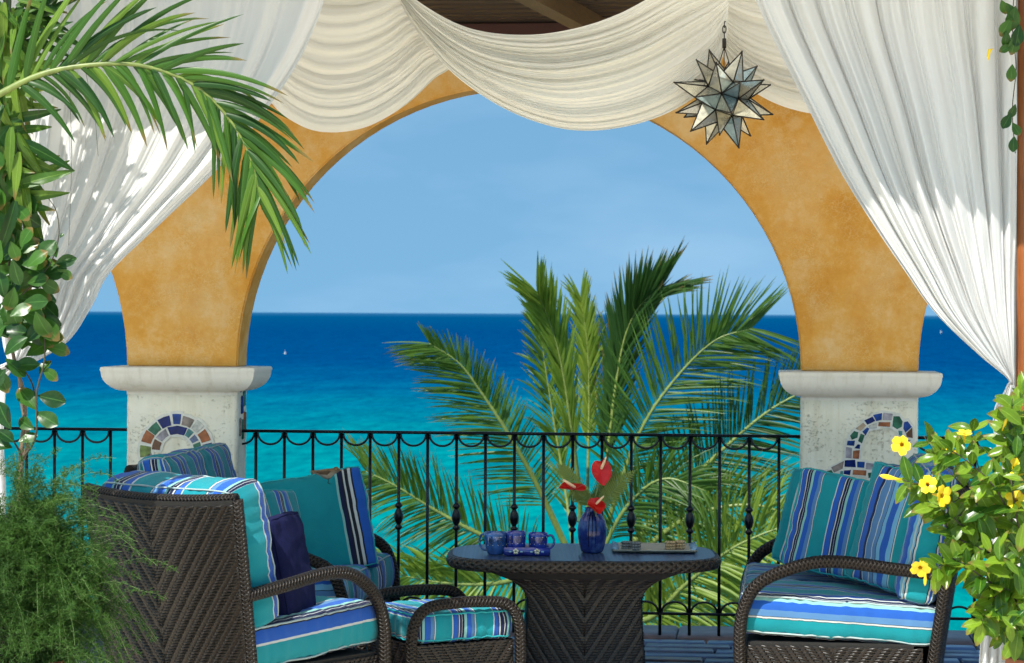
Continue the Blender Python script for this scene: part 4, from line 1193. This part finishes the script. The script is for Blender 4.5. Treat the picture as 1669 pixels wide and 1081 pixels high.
# ------------------------------------------------------------------ plants
M_ARECA = leaf_mat('areca_leaf', (.012, .046, .006), (.050, .130, .012), .38, .22, .6)
M_ARECA2 = leaf_mat('areca_leaf_young', (.045, .115, .012), (.14, .23, .025), .4, .25, .6)
M_CLUS = leaf_mat('round_leaf', (.010, .042, .009), (.05, .135, .016), .30, .22, .65)
M_ALLA = leaf_mat('allamanda_leaf', (.018, .080, .008), (.18, .29, .022), .26, .30, .65)
M_ASPAR = leaf_mat('asparagus_needles', (.012, .050, .007), (.065, .155, .020), .6, .3, .05)
M_COCO = leaf_mat('coconut_leaf', (.012, .052, .007), (.10, .185, .018), .38, .35, .15)
M_COCOY = leaf_mat('coconut_leaf_sunlit_yellow', (.07, .15, .012), (.24, .32, .04), .4, .4, .15)  # yellow-green fronds, with sunlit brightness put into the leaf colour
M_COCOD = leaf_mat('coconut_leaf_dark', (.010, .040, .007), (.04, .10, .015), .4, .3, .15)
M_RACH = plain('palm_rachis', (.15, .19, .04), .45, var=.25)
M_TWIG = plain('grey_brown_twig', (.17, .12, .075), .85, var=.3, scale=40, bump=.4)
M_TWIGD = plain('dark_twig', (.045, .040, .022), .8, var=.3)

def strip(base, d, side, L, W, droop, segs=6, fold=.25, prof=None, twist=0):
    """one palm leaflet as a folded tapering blade"""
    vs, uvs = [], []
    p = V(base); dd = V(d).normalized(); sd = V(side)
    for i in range(segs + 1):
        t = i / segs
        w_ = W * (prof(t) if prof else min(1, .35 + 3 * t) * (1 - t) ** .55 + .0)
        sd = (sd - dd * sd.dot(dd)).normalized(); nn = dd.cross(sd)
        vs += [p - sd * w_ / 2, p + nn * w_ * fold, p + sd * w_ / 2]; uvs += [(0, t), (.5, t), (1, t)]
        p = p + dd * (L / segs); dd = (dd + V((0, 0, -1)) * droop / segs).normalized()
        if twist: sd = Matrix.Rotation(twist / segs, 3, dd) @ sd
    fs = []
    for i in range(segs):
        a = i * 3; fs += [(a, a + 1, a + 4, a + 3), (a + 1, a + 2, a + 5, a + 4)]
    return vs, fs, uvs

# --- areca frond hanging in from the left
fr = empty('palm_frond', U(-40, 175, 9.20), 0, 'arching green palm frond in front of the left curtain', 'palm frond')
rp = spline([U(-40, 175, 9.20), U(60, 124, 9.20), U(150, 106, 9.20), U(235, 108, 9.22), U(318, 140, 9.24), U(378, 200, 9.26), U(412, 268, 9.27), U(424, 330, 9.27)], 60)
mb = MB(); mb.tube(rp, [lerp(.015, .003, (i / 60) ** .7) for i in range(61)], 8, flat=.8); mb.build('rachis', M_RACH, fr, world=True)
PXM = FPX / 9.22
for i in range(50):
    t = .08 + .92 * (i + rv(-.45, .45)) / 49.5
    t = min(1, max(.06, t))
    k = t * 60; j = min(59, int(k)); p = lerp(rp[j], rp[j + 1], k - j); T = (rp[min(60, j + 2)] - rp[max(0, j - 1)]).normalized()
    perp = -T.cross(CF).normalized()
    if perp.dot(CU) < 0: perp = -perp
    if j > 45: perp = (CR * .9 + CU * .3 - T * (CR * .9 + CU * .3).dot(T)).normalized()
    for s in (1, -1):
        if s < 0 and random.random() < .12: continue
        a = math.radians(random.uniform(30, 58) if s > 0 else -random.uniform(38, 75)) * (1 - .55 * t)
        Lp = (lerp(205, 150, t) if s > 0 else lerp(120, 150, min(1, t * 1.4))) * random.uniform(.8, 1.2)
        if t > .9: Lp *= .85
        d = (T * math.cos(a) + perp * math.sin(a) + CF * random.uniform(-.28, .12)).normalized()
        side = d.cross(CF + V((random.uniform(-.5, .5), random.uniform(-.3, .3), random.uniform(-.5, .5)))).normalized()
        vs, fs, uvs = strip(p, d, side, Lp / PXM, random.uniform(.022, .040), random.uniform(.3, 1.0) if s > 0 else random.uniform(.5, 1.2), 9, .22, lambda t_: min(1, .4 + 4 * t_) * max(0, 1 - t_) ** .5, random.uniform(-.8, .8))
        mb = MB(); mb.add(vs, fs, uvs); mb.build('leaflet', M_ARECA if random.random() < .72 else M_ARECA2, fr, world=True)
# threads hanging from the frond
for (u0, v0, u1, v1) in ((113, 120, 112, 400), (140, 120, 160, 255), (66, 120, 58, 205)):
    mb = MB(); mb.tube(spline([U(u0, v0, 9.22), U(lerp(u0, u1, .5) + 4, lerp(v0, v1, .5), 9.22), U(u1, v1, 9.22)], 12), .0009, 4); mb.build('hanging_thread', M_TWIGD, fr, world=True)

# --- broad leaves, shared meshes
def leaf_mesh(name, mat_, shape, curl, fold, n=7):
    mb = MB()
    def fn(a, b):
        w_ = shape(b); x = (a - .5) * w_
        return V((x, b, abs(a - .5) * 2 * fold * w_ - curl * b * b + .012 * math.sin(b * 9 + a * 5)))
    mb.grid(fn, 4, n); me = mb.mesh(name); me.materials.append(mat_); return me
obov = lambda b: .62 * (math.sin(PI * min(1, b * .96 + .02) ** 1.35)) ** .75 + .01
oval = lambda b: .46 * math.sin(PI * min(1, b * .97 + .015)) ** .8 + .01
lance = lambda b: .20 * math.sin(PI * min(1, b * .95 + .03) ** .7) ** .8 + .006
def place(name, me, parent, base, d, nrm, size):
    y = V(d).normalized(); z = (V(nrm) - y * V(nrm).dot(y)).normalized(); x = y.cross(z)
    M = Matrix((x * size, y * size, z * size)).transposed().to_4x4(); M.translation = V(base)
    return inst(name, me, None, parent, M)
LCL = [leaf_mesh('leaf', M_CLUS, obov, c, f) for c, f in ((.15, .10), (.30, .16), (.05, .05))]
LAL = [leaf_mesh('leaf', M_ALLA, oval, c, f) for c, f in ((.18, .14), (.35, .2), (.02, .08), (-.12, .16))]
LLV = [leaf_mesh('leaf', M_ARECA2, lance, c, f) for c, f in ((.35, .2), (.1, .1))]
LLG = [leaf_mesh('leaf', M_ARECA, lance, c, f) for c, f in ((.35, .2), (.1, .1))]

# --- shrub with round leaves at the left edge
SD = 9.40
shr = empty('shrub', floor_at((30 - 835) / FPX * SD, SD), 0, 'shrub with round dark leaves and bare twisted stem at the left edge', 'shrub')
def stem(parent, pts, r0, r1, mat_, n=26):
    P_ = spline(pts, n); mb = MB(); mb.tube(P_, [lerp(r0, r1, i / n) for i in range(n + 1)], 7); mb.build('stem', mat_, parent, world=True); return P_
stem(shr, [V((*floor_at((30 - 835) / FPX * SD, SD).xy, .35)), U(34, 760, SD), U(40, 690, SD), U(38, 640, SD), U(22, 580, SD), U(10, 500, SD), U(16, 420, SD)], .012, .005, M_TWIG)
stem(shr, [U(30, 765, SD + .02), U(46, 720, SD - .02), U(36, 660, SD + .02), U(30, 600, SD)], .009, .006, M_TWIG)
tw = stem(shr, [U(34, 750, SD - .04), U(58, 712, SD - .05), U(60, 640, SD - .06), U(72, 590, SD - .06), U(72, 545, SD - .06), U(68, 520, SD - .05)], .005, .0025, M_TWIGD)
tw2 = stem(shr, [U(60, 660, SD - .05), U(52, 625, SD), U(34, 595, SD)], .004, .003, M_TWIGD)
tw3 = stem(shr, [U(34, 740, SD - .02), U(12, 700, SD), U(-6, 660, SD)], .004, .0025, M_TWIGD)
tw4 = stem(shr, [U(36, 480, SD - .02), U(62, 455, SD - .05), U(84, 425, SD - .05), U(96, 385, SD - .05), U(92, 345, SD - .05), U(78, 322, SD - .05)], .0032, .0015, M_TWIGD)
def lf(u, v, ang, L, me=None, dd=0, parent=shr, tilt=None):
    a = math.radians(ang)
    d = CR * math.cos(a) + CU * math.sin(a) + CF * rv(-.35, .25)
    n = -CF + CU * rv(.0, .7) + CR * rv(-.5, .5) if tilt is None else tilt
    place('leaf', me or random.choice(LCL), parent, U(u, v, SD - .05 + dd), d, n, L / FPX * SD)
for q in [(72, 565, -8, 42), (70, 600, -38, 30), (64, 610, 60, 28), (62, 645, -12, 46), (58, 668, 128, 48), (58, 672, -28, 44), (56, 700, 150, 34), (18, 700, 120, 50), (-6, 700, -30, 34), (66, 548, -6, 40), (62, 520, -22, 38), (64, 540, -50, 34), (20, 730, 160, 40), (30, 720, 20, 32)]: lf(*q)
for k in range(95):
    u = rv(-14, 64) - .12 * k * 0; v = rv(395, 610)
    if u > 25 + 55 * math.sin(PI * min(1, max(0, (v - 385) / 225))): continue
    lf(u, v, rv(-150, 150) if u < 30 else rv(-75, 70), rv(36, 50), dd=rv(-.10, .14))
for q in [(92, 420, 110, 30), (90, 430, 15, 34), (94, 440, -30, 28), (84, 432, 160, 32), (70, 450, 20, 36), (98, 388, 60, 10), (100, 425, 30, 18)]: lf(*q)
# hanging climber at the top left
cl = empty('climber', U(-10, -30, 9.36), 0, 'climber with yellow green narrow leaves trailing down the left edge', 'climber')
for k in range(6):
    u0 = rv(-15, 30); pts = [U(u0, -30, 9.36 + rv(-.1, .1)), U(u0 + rv(-8, 14), 100, 9.36), U(u0 + rv(-8, 18), 220, 9.36), U(u0 + rv(-4, 26), rv(300, 420), 9.36)]
    P_ = spline(pts, 24); mb = MB(); mb.tube(P_, .0022, 5); mb.build('stem', M_TWIGD, cl, world=True)
for k in range(120):
    v = rv(-20, 330); u = rv(-15, 34) + max(0, (v - 140)) * rv(0, .12)
    a = math.radians(rv(-110, -62) if random.random() < .75 else rv(-40, 20))
    d = CR * math.cos(a) + CU * math.sin(a) + CF * rv(-.4, .3)
    me = random.choice(LLV) if random.random() < .62 else random.choice(LLG)
    place('leaf', me, cl, U(u, v, 9.36 + rv(-.12, .15)), d, -CF + CR * rv(-.8, .8) + CU * rv(-.3, .6), rv(62, 105) / FPX * 9.36)
for k in range(26):      # tuft of darker narrow leaves above the frond
    a = math.radians(rv(-40, 60)); d = CR * math.cos(a) + CU * math.sin(a) + CF * rv(-.3, .3)
    place('leaf', random.choice(LLG), cl, U(rv(18, 75), rv(5, 70), 9.38 + rv(-.1, .1)), d, -CF + CR * rv(-.6, .6) + CU * .4, rv(45, 80) / FPX * 9.36)
for k in range(34):
    v = rv(200, 400); lf(rv(-12, 30), v, rv(-130, -40), rv(32, 52), dd=rv(-.12, .05), parent=cl)
for q in [(26, 296, -70, 62), (40, 320, -95, 44), (34, 282, -60, 50)]: lf(*q, parent=cl)

# dark woven planter behind the shrub foot
pc = U(52, 785, 9.3)
pl = empty('planter', (pc.x, pc.y, 0), 0, 'round dark woven planter at the left edge behind the fern', 'planter')
mb = MB(); mb.lathe([(.16, .05), (.17, .3), (.155, .72), (.12, .90), (.085, .985), (.085, 1.0), (.075, 1.0), (.07, .95), (0, .95)], (0, 0, 0), 28); mb.build('body', M_BRAID, pl)

# --- asparagus fern in a red clay pot
fc_ = U(70, 1000, 9.0)
fern = empty('asparagus_fern', (fc_.x, fc_.y, 0), 0, 'big feathery asparagus fern spilling over the lower left corner', 'fern')
mb = MB()
crown = U(64, 908, 9.0)
stm = MB()
for k in range(620):
    a = rv(0, 2 * PI); el = rv(-.5, 1.35)
    d = V((math.cos(a) * math.cos(el), math.sin(a) * math.cos(el) * .55, math.sin(el)))
    L_ = rv(.14, .35)
    p = crown + random.choice((V((0, 0, 0)), V((0, 0, 0)), cdir(.10, .02, -.17), cdir(-.12, -.02, -.12), cdir(-.06, 0, .12), cdir(.02, 0, -.30))) + V((rv(-.08, .08), rv(-.06, .06), rv(-.10, .08))); N = 15
    for i in range(N):
        t = i / N; p2 = p + d * (L_ / N) * 1.15; 
        if i % 2 == 0: stm.tube([p, p2 + d * L_ / N], .0009, 3, caps=False)
        for b in range(4):
            r_ = V((rv(-1, 1), rv(-1, 1), rv(-1, 1))).normalized(); bd = (r_ - d * r_.dot(d) * .7).normalized()
            bl = rv(.018, .042) * (1 - .5 * t)
            tip = p2 + bd * bl
            for q in range(4):
                s0 = lerp(p2, tip, .25 + .2 * q); nd = (bd * .5 + V((rv(-1, 1), rv(-1, 1), rv(-1, 1)))).normalized() * rv(.010, .020)
                wv = nd.cross(V((rv(-1, 1), rv(-1, 1), rv(-1, 1)))).normalized() * .0015
                mb.add([s0 - wv, s0 + wv, s0 + nd], [(0, 1, 2)], [(0, 0), (1, 0), (.5, 1)])
            wv = bd.cross(d).normalized() * .0007
            mb.add([p2 - wv, p2 + wv, tip], [(0, 1, 2)], [(0, 0), (1, 0), (.5, 1)])
        p = p2; d = (d + V((rv(-.9, .9), rv(-.9, .9), -1.1 - .9 * t + rv(-.8, .8))) / N).normalized()
stuff(mb.build('foliage', M_ASPAR, fern, world=True))
stuff(stm.build('stems', M_STEM, fern, world=True))
pp = U(38, 1040, 9.0)
pot = empty('flower_pot', (pp.x, pp.y, 0), 0, 'red clay pot under the asparagus fern in the lower left corner', 'pot')
mb = MB(); mb.lathe([(.0, .0), (.11, 0), (.145, .37), (.16, .38), (.16, .435), (.14, .435), (.13, .40), (0, .39)], (0, 0, 0), 32); mb.build('body', M_REDPOT, pot)

# --- allamanda with yellow flowers, right edge
AD = 9.0
al = empty('allamanda', floor_at((1655 - 835) / FPX * AD, AD), 0, 'allamanda bush with glossy leaves and yellow trumpet flowers at the right edge', 'shrub')
branches = [[(1668, 1000), (1640, 900), (1610, 820), (1590, 740), (1585, 690)], [(1668, 960), (1620, 860), (1575, 800), (1540, 760), (1505, 710)], [(1660, 980), (1600, 940), (1560, 915), (1520, 930)],
            [(1668, 980), (1600, 880), (1560, 850), (1520, 800), (1470, 782)], [(1668, 900), (1650, 800), (1645, 720), (1650, 650)], [(1668, 1000), (1640, 960), (1610, 990), (1600, 1020)],
            [(1669, 900), (1625, 800), (1560, 740), (1530, 735)], [(1668, 1010), (1650, 1000), (1640, 1040)], [(1664, 930), (1610, 900), (1550, 870), (1535, 830), (1500, 820)]]
nleaf = 0
def al_leaf(p, d, sz):
    place('leaf', random.choice(LAL), al, p, d, -CF * rv(.4, 1) + V((0, 0, 1)) * rv(.1, .9) + CR * rv(-.5, .5) + to_sun * .4, sz)
for br in branches:
    dz = rv(-.15, .15)
    P_ = spline([U(u, v, AD + dz + (.10 if i == 0 else rv(-.06, .06))) for i, (u, v) in enumerate(br)], 30)
    mb = MB(); mb.tube(P_, [lerp(.0045, .0016, i / 30) for i in range(31)], 5); mb.build('stem', M_TWIGD, al, world=True)
    for i in range(4, 31, 3):
        T = (P_[min(30, i + 1)] - P_[i - 1]).normalized()
        a0 = rv(0, PI)
        for q in range(4 if i > 8 else 3):
            a = a0 + q * PI / 2
            o1 = T.orthogonal().normalized(); o2 = T.cross(o1)
            d = (o1 * math.cos(a) + o2 * math.sin(a)) * .9 + T * .5 + V((0, 0, -.1))
            al_leaf(P_[i], d, rv(28, 46) / FPX * AD)
# dense heart of the bush
for k in range(200):
    v = rv(690, 1060); lo_ = 1632 - 85 * math.sin(PI * min(1, max(0, (v - 720) / 330))) if v < 1000 else 1600
    u = rv(lo_ + 15, 1675)
    if v > 1010 and u < 1630: continue
    a = math.radians(rv(-170, 170)); d = CR * math.cos(a) + CU * math.sin(a) + CF * rv(-.5, .3)
    al_leaf(U(u, v, AD + rv(-.22, .22)), d, rv(28, 50) / FPX * AD)
for k in range(12):
    a = math.radians(rv(40, 160)); al_leaf(U(rv(1654, 1672), rv(640, 720), AD + rv(-.05, .05)), CR * math.cos(a) + CU * math.sin(a) + CF * rv(-.3, .2), rv(26, 42) / FPX * AD)
M_YEL = plain('yellow_petal', (.80, .56, .010), .45, var=.12, scale=20); M_YELD = plain('yellow_throat', (.70, .42, .01), .5)
def petal_mesh():
    mb = MB()
    mb.grid(lambda a, b: V(((a - .5) * (.30 + .80 * math.sin(PI * min(1, .10 + b * .76))) * 1.0, b, .10 * b - .22 * b * b + .06 * math.sin(a * PI))), 5, 6); me = mb.mesh('petal'); me.materials.append(M_YEL); return me
PET = petal_mesh()
def flower(u, v, face, size, bud=False, dd=-.14):
    c = U(u, v, AD + dd); n = (V(face) + V((rv(-.35, .35), rv(-.2, .2), rv(-.35, .35)))).normalized(); s = size * rv(.85, 1.0) / FPX * AD
    x = n.orthogonal().normalized(); y = n.cross(x)
    mb = MB()
    if bud: mb.tube([c - n * s * 1.2, c - n * s * .6, c, c + n * s * .5, c + n * s * .8], [s * .06, s * .12, s * .22, s * .18, s * .04], 8)
    else: mb.tube([c - n * s * 1.15, c - n * s * .75, c - n * s * .35, c - n * s * .1, c + n * s * .04], [s * .07, s * .10, s * .22, s * .28, s * .34], 10, caps=False)
    f = mb.build('flower', M_YEL if bud else M_YELD, al, world=True)
    if bud: return
    for k in range(5):
        a = 2 * PI * k / 5 + u; r_ = x * math.cos(a) + y * math.sin(a)
        yv = (r_ * rv(.9, 1.1) + n * rv(.22, .6) + V((rv(-.12, .12), rv(-.12, .12), rv(-.12, .12)))).normalized(); zv = (n - yv * n.dot(yv)).normalized(); xv = yv.cross(zv)
        M = Matrix((xv * s * .78, yv * s * .78, zv * s * .78)).transposed().to_4x4(); M.translation = c + r_ * s * .22
        o = bpy.data.objects.new('petal', PET); COL.objects.link(o); o.parent = f; o.matrix_parent_inverse = mw(al).inverted().inverted() if False else Matrix.Identity(4); o.matrix_basis = M
for q in [(1654, 764, cdir(.1, -1, .25), 20), (1655, 815, cdir(.0, -1, .3), 20), (1512, 790, cdir(-.15, -1, .2), 17), (1535, 808, cdir(.5, -.8, -.2), 19), (1470, 725, cdir(-.55, -.75, -.35), 18), (1500, 925, cdir(-.45, -.8, -.2), 17), (1572, 708, cdir(.1, -.5, .8), 13)]: flower(*q)
for q in [(1548, 735, cdir(-1, -.2, .05), 22, True), (1448, 778, cdir(-1, -.2, .1), 22, True), (1508, 945, cdir(-.1, -.2, -1), 14, True), (1638, 690, cdir(.2, -.3, 1), 12, True)]: flower(*q)
pp = U(1692, 1060, 9.05)
pot = empty('flower_pot', (pp.x, pp.y, 0), 0, 'pale terracotta pot rim under the allamanda in the lower right corner', 'pot')
mb = MB(); mb.lathe([(0, 0), (.09, 0), (.108, .38), (.122, .385), (.122, .455), (.108, .455), (.10, .42), (0, .41)], (0, 0, 0), 32); mb.build('body', M_TERRA, pot)
# vine on the post
vn = empty('vine', U(1662, -20, 9.5), 0, 'sparse dark vine hanging beside the right post at the top', 'vine')
P_ = spline([U(1655, -30, 9.5), U(1650, 40, 9.5), U(1656, 110, 9.5), U(1650, 180, 9.5), U(1655, 250, 9.5)], 24)
mb = MB(); mb.tube(P_, .002, 5); mb.build('stem', M_TWIGD, vn, world=True)
for u, v, a, L_ in [(1640, 5, -60, 34), (1655, 10, -100, 40), (1648, 30, -120, 34), (1640, 50, -90, 26), (1655, 55, -95, 34), (1650, 75, 200, 22), (1650, 105, -95, 28), (1655, 170, -110, 24), (1648, 185, -120, 28), (1650, 200, -60, 24), (1653, 222, -95, 26), (1632, 0, -70, 24), (1662, 40, -100, 36)]:
    a = math.radians(a); place('leaf', random.choice(LCL), vn, U(u, v, 9.45), CR * math.cos(a) + CU * math.sin(a), -CF + CR * rv(-.5, .5) + CU * .3, L_ / FPX * 9.45)
mb = MB(); c = U(1618, 80, 9.45); mb.tube([c, c + cdir(-.012, 0, -.004), c + cdir(-.018, 0, -.03), c + cdir(-.016, 0, -.045)], [.002, .007, .006, .001], 7); mb.build('bud', M_YEL, vn, world=True)

# ------------------------------------------------------------------ coconut palm beyond the railing
PD = 24.0
cp = empty('coconut_palm', (U(950, 1000, PD).x, U(950, 1000, PD).y, -5.0), 0, 'coconut palm with wind blown fronds rising behind the railing', 'palm tree')
b0 = U(952, 930, PD)
mb = MB(); N = 60
tp = spline([V((b0.x + .5, b0.y + .2, -6.0)), V((b0.x + .35, b0.y + .1, -4)), V((b0.x + .1, b0.y, b0.z - 1)), b0 + V((0, 0, .25))], N)
mb.tube(tp, [lerp(.17, .12, i / N) * (1 + .06 * (i % 2)) for i in range(N + 1)], 12); mb.build('trunk', M_TWIG, cp, world=True)
def coco(path, L0, ang, mat_, n=70, w=.045, droop=.5, rw=.035, only=None, ragged=.12, dth=(-.3, .3), t0=.16, Lend=.45, sidef=(1, 1)):
    """frond: path of pixels with depth offsets, leaflets on both sides of the rib"""
    P_ = spline([U(u, v, PD + dd) for (u, v, dd) in path], 60)
    mb = MB(); mb.tube(P_, [lerp(rw, .004, (i / 60) ** .8) for i in range(61)], 7, flat=.6)
    f = mb.build('frond', M_RACH, cp, world=True)
    mb = MB(); M1 = PD / FPX
    n = int(n * 1.4); w *= .78
    for i in range(n):
        t = t0 + (1 - t0) * i / (n - 1)
        k = t * 60; j = min(59, int(k)); p = lerp(P_[j], P_[j + 1], k - j); T = (P_[min(60, j + 2)] - P_[max(0, j - 1)]).normalized()
        perp = CF.cross(T).normalized()
        for s, sf in ((1, sidef[0]), (-1, sidef[1])):
            if sf == 0 or random.random() < ragged: continue
            x = (t - t0) / (1 - t0)
            a = math.radians(lerp(ang[0], ang[1], x) + rv(-6, 6)) * s
            Lp = L0 * sf * (math.sin(PI * (.18 + .62 * x)) * (1 - x) + Lend * x + .12) * rv(.85, 1.1)
            d = (T * math.cos(a) + perp * math.sin(a) + CF * rv(*dth)).normalized()
            side = d.cross(CF + V((rv(-.6, .6), rv(-.6, .6), rv(-.6, .6)))).normalized()
            vs, fs, uvs = strip(p, d, side, Lp * M1, w * rv(.7, 1.1), droop * rv(.4, 1.3), 5, .2)
            mb.add(vs, fs, uvs)
    stuff(mb.build('leaflets', mat_, f, world=True))
# upright centre fronds
coco([(948, 930, 0), (944, 800, -.3), (930, 690, -.5), (914, 590, -.6), (896, 525, -.7), (876, 478, -.9)], 95, (14, 22), M_COCOY, 80, .05, .1, .05, Lend=.75, t0=.30)
coco([(955, 930, .3), (958, 780, .4), (960, 650, .5), (957, 560, .5), (947, 490, .5)], 80, (16, 18), M_COCOY, 55, .045, .5, .04, Lend=.6, t0=.35)
coco([(965, 930, 0), (985, 780, .3), (1002, 640, .4), (1018, 552, .4), (1042, 500, .3), (1078, 468, .2)], 125, (18, 24), M_COCOD, 90, .055, .15, .05, Lend=.6, t0=.25)
coco([(940, 930, .5), (920, 790, .8), (900, 670, .9), (885, 570, .9), (880, 510, .9)], 80, (24, 30), M_COCO, 60, .045, .6, .04, Lend=.5, ragged=.3)
# big fan to the right
coco([(970, 930, -.2), (1010, 790, -.6), (1050, 690, -.8), (1105, 612, -.9), (1165, 555, -1.0), (1225, 535, -1.0)], 150, (62, 34), M_COCO, 78, .036, .18, .04, Lend=.55, ragged=.05, t0=.22)
# left frond
coco([(940, 930, -.2), (880, 800, -.4), (830, 710, -.6), (788, 645, -.7), (748, 592, -.8), (700, 560, -.9)], 130, (60, 30), M_COCO, 80, .036, .25, .04, Lend=.5, ragged=.1, sidef=(.55, 1))
# right fronds, running behind the right pier
coco([(985, 940, -.3), (1080, 830, -.6), (1170, 740, -.8), (1260, 665, -.9), (1360, 615, -1)], 140, (58, 36), M_COCOD, 80, .038, .3, .045, Lend=.55, ragged=.08)
coco([(990, 960, -.6), (1080, 870, -1.0), (1160, 830, -1.2), (1260, 830, -1.3), (1340, 900, -1.3)], 130, (58, 40), M_COCO, 80, .036, .7, .04, Lend=.5, ragged=.1)
# low fronds
coco([(930, 950, -.5), (850, 900, -.9), (770, 865, -1.1), (700, 826, -1.2), (645, 792, -1.3), (596, 768, -1.3)], 110, (60, 34), M_COCO, 76, .036, .6, .04, Lend=.55, ragged=.12)
coco([(945, 960, -1.0), (880, 940, -1.5), (800, 952, -1.8), (720, 950, -1.9), (640, 935, -2.0)], 110, (55, 40), M_COCOY, 64, .045, 1.2, .045, Lend=.6, ragged=.1)
coco([(975, 975, -1.0), (1050, 1010, -1.3), (1120, 950, -1.6), (1200, 890, -1.8), (1310, 845, -1.9)], 150, (62, 44), M_COCOY, 84, .045, .8, .045, Lend=.6, ragged=.06)
coco([(975, 985, -.4), (1060, 1080, -.8), (1150, 1010, -1.0), (1230, 960, -1.1), (1320, 930, -1.2)], 140, (60, 44), M_COCOY, 74, .05, .9, .05, Lend=.6, ragged=.06)
coco([(960, 960, -1.2), (1000, 860, -1.5), (1045, 800, -1.7), (1090, 780, -1.8), (1150, 800, -1.9)], 110, (52, 36), M_COCO, 56, .036, .7, .035, Lend=.5, ragged=.15)
mb_n = 0
for k in range(6):
    a = 2 * PI * k / 6; c = b0 + V((.26 * math.cos(a), .2 * math.sin(a) - .1, -.12 + .1 * math.sin(2 * a)))
    mb = MB(); mb.lathe([(0, -.15), (.07, -.12), (.11, -.02), (.10, .07), (.05, .13), (0, .14)], c, 14); mb.build('coconut', plain('green_coconut', (.17, .22, .04), .45), cp, world=True)

# ------------------------------------------------------------------ two far sails
def boat(u, v, label, h):
    r = UZ(u, v, SEA_Z); e = empty('sailboat', r, .4, label, 'boat', 'tiny boats on the sea')
    mb = MB(); mb.box((0, 0, h * .05), (h * .6, h * .18, h * .10), bev=h * .03); mb.build('hull', M_CREAM, e)
    mb = MB(); mb.add([V((0, -.05, h * .12)), V((h * .32, -.05, h * .14)), V((.05, -.05, h)), V((0, .05, h * .12)), V((h * .32, .05, h * .14)), V((.05, .05, h))], [(0, 1, 2), (5, 4, 3), (0, 3, 4, 1), (1, 4, 5, 2), (2, 5, 3, 0)]); mb.build('sail', plain('sail_cloth', (.8, .8, .78), .8), e, smooth=False)
boat(1533, 543, 'tiny white sailboat on the sea, right of the right pier', 3.5)
boat(464, 577, 'tiny white sailboat on the sea, just right of the left pier', 1.8)
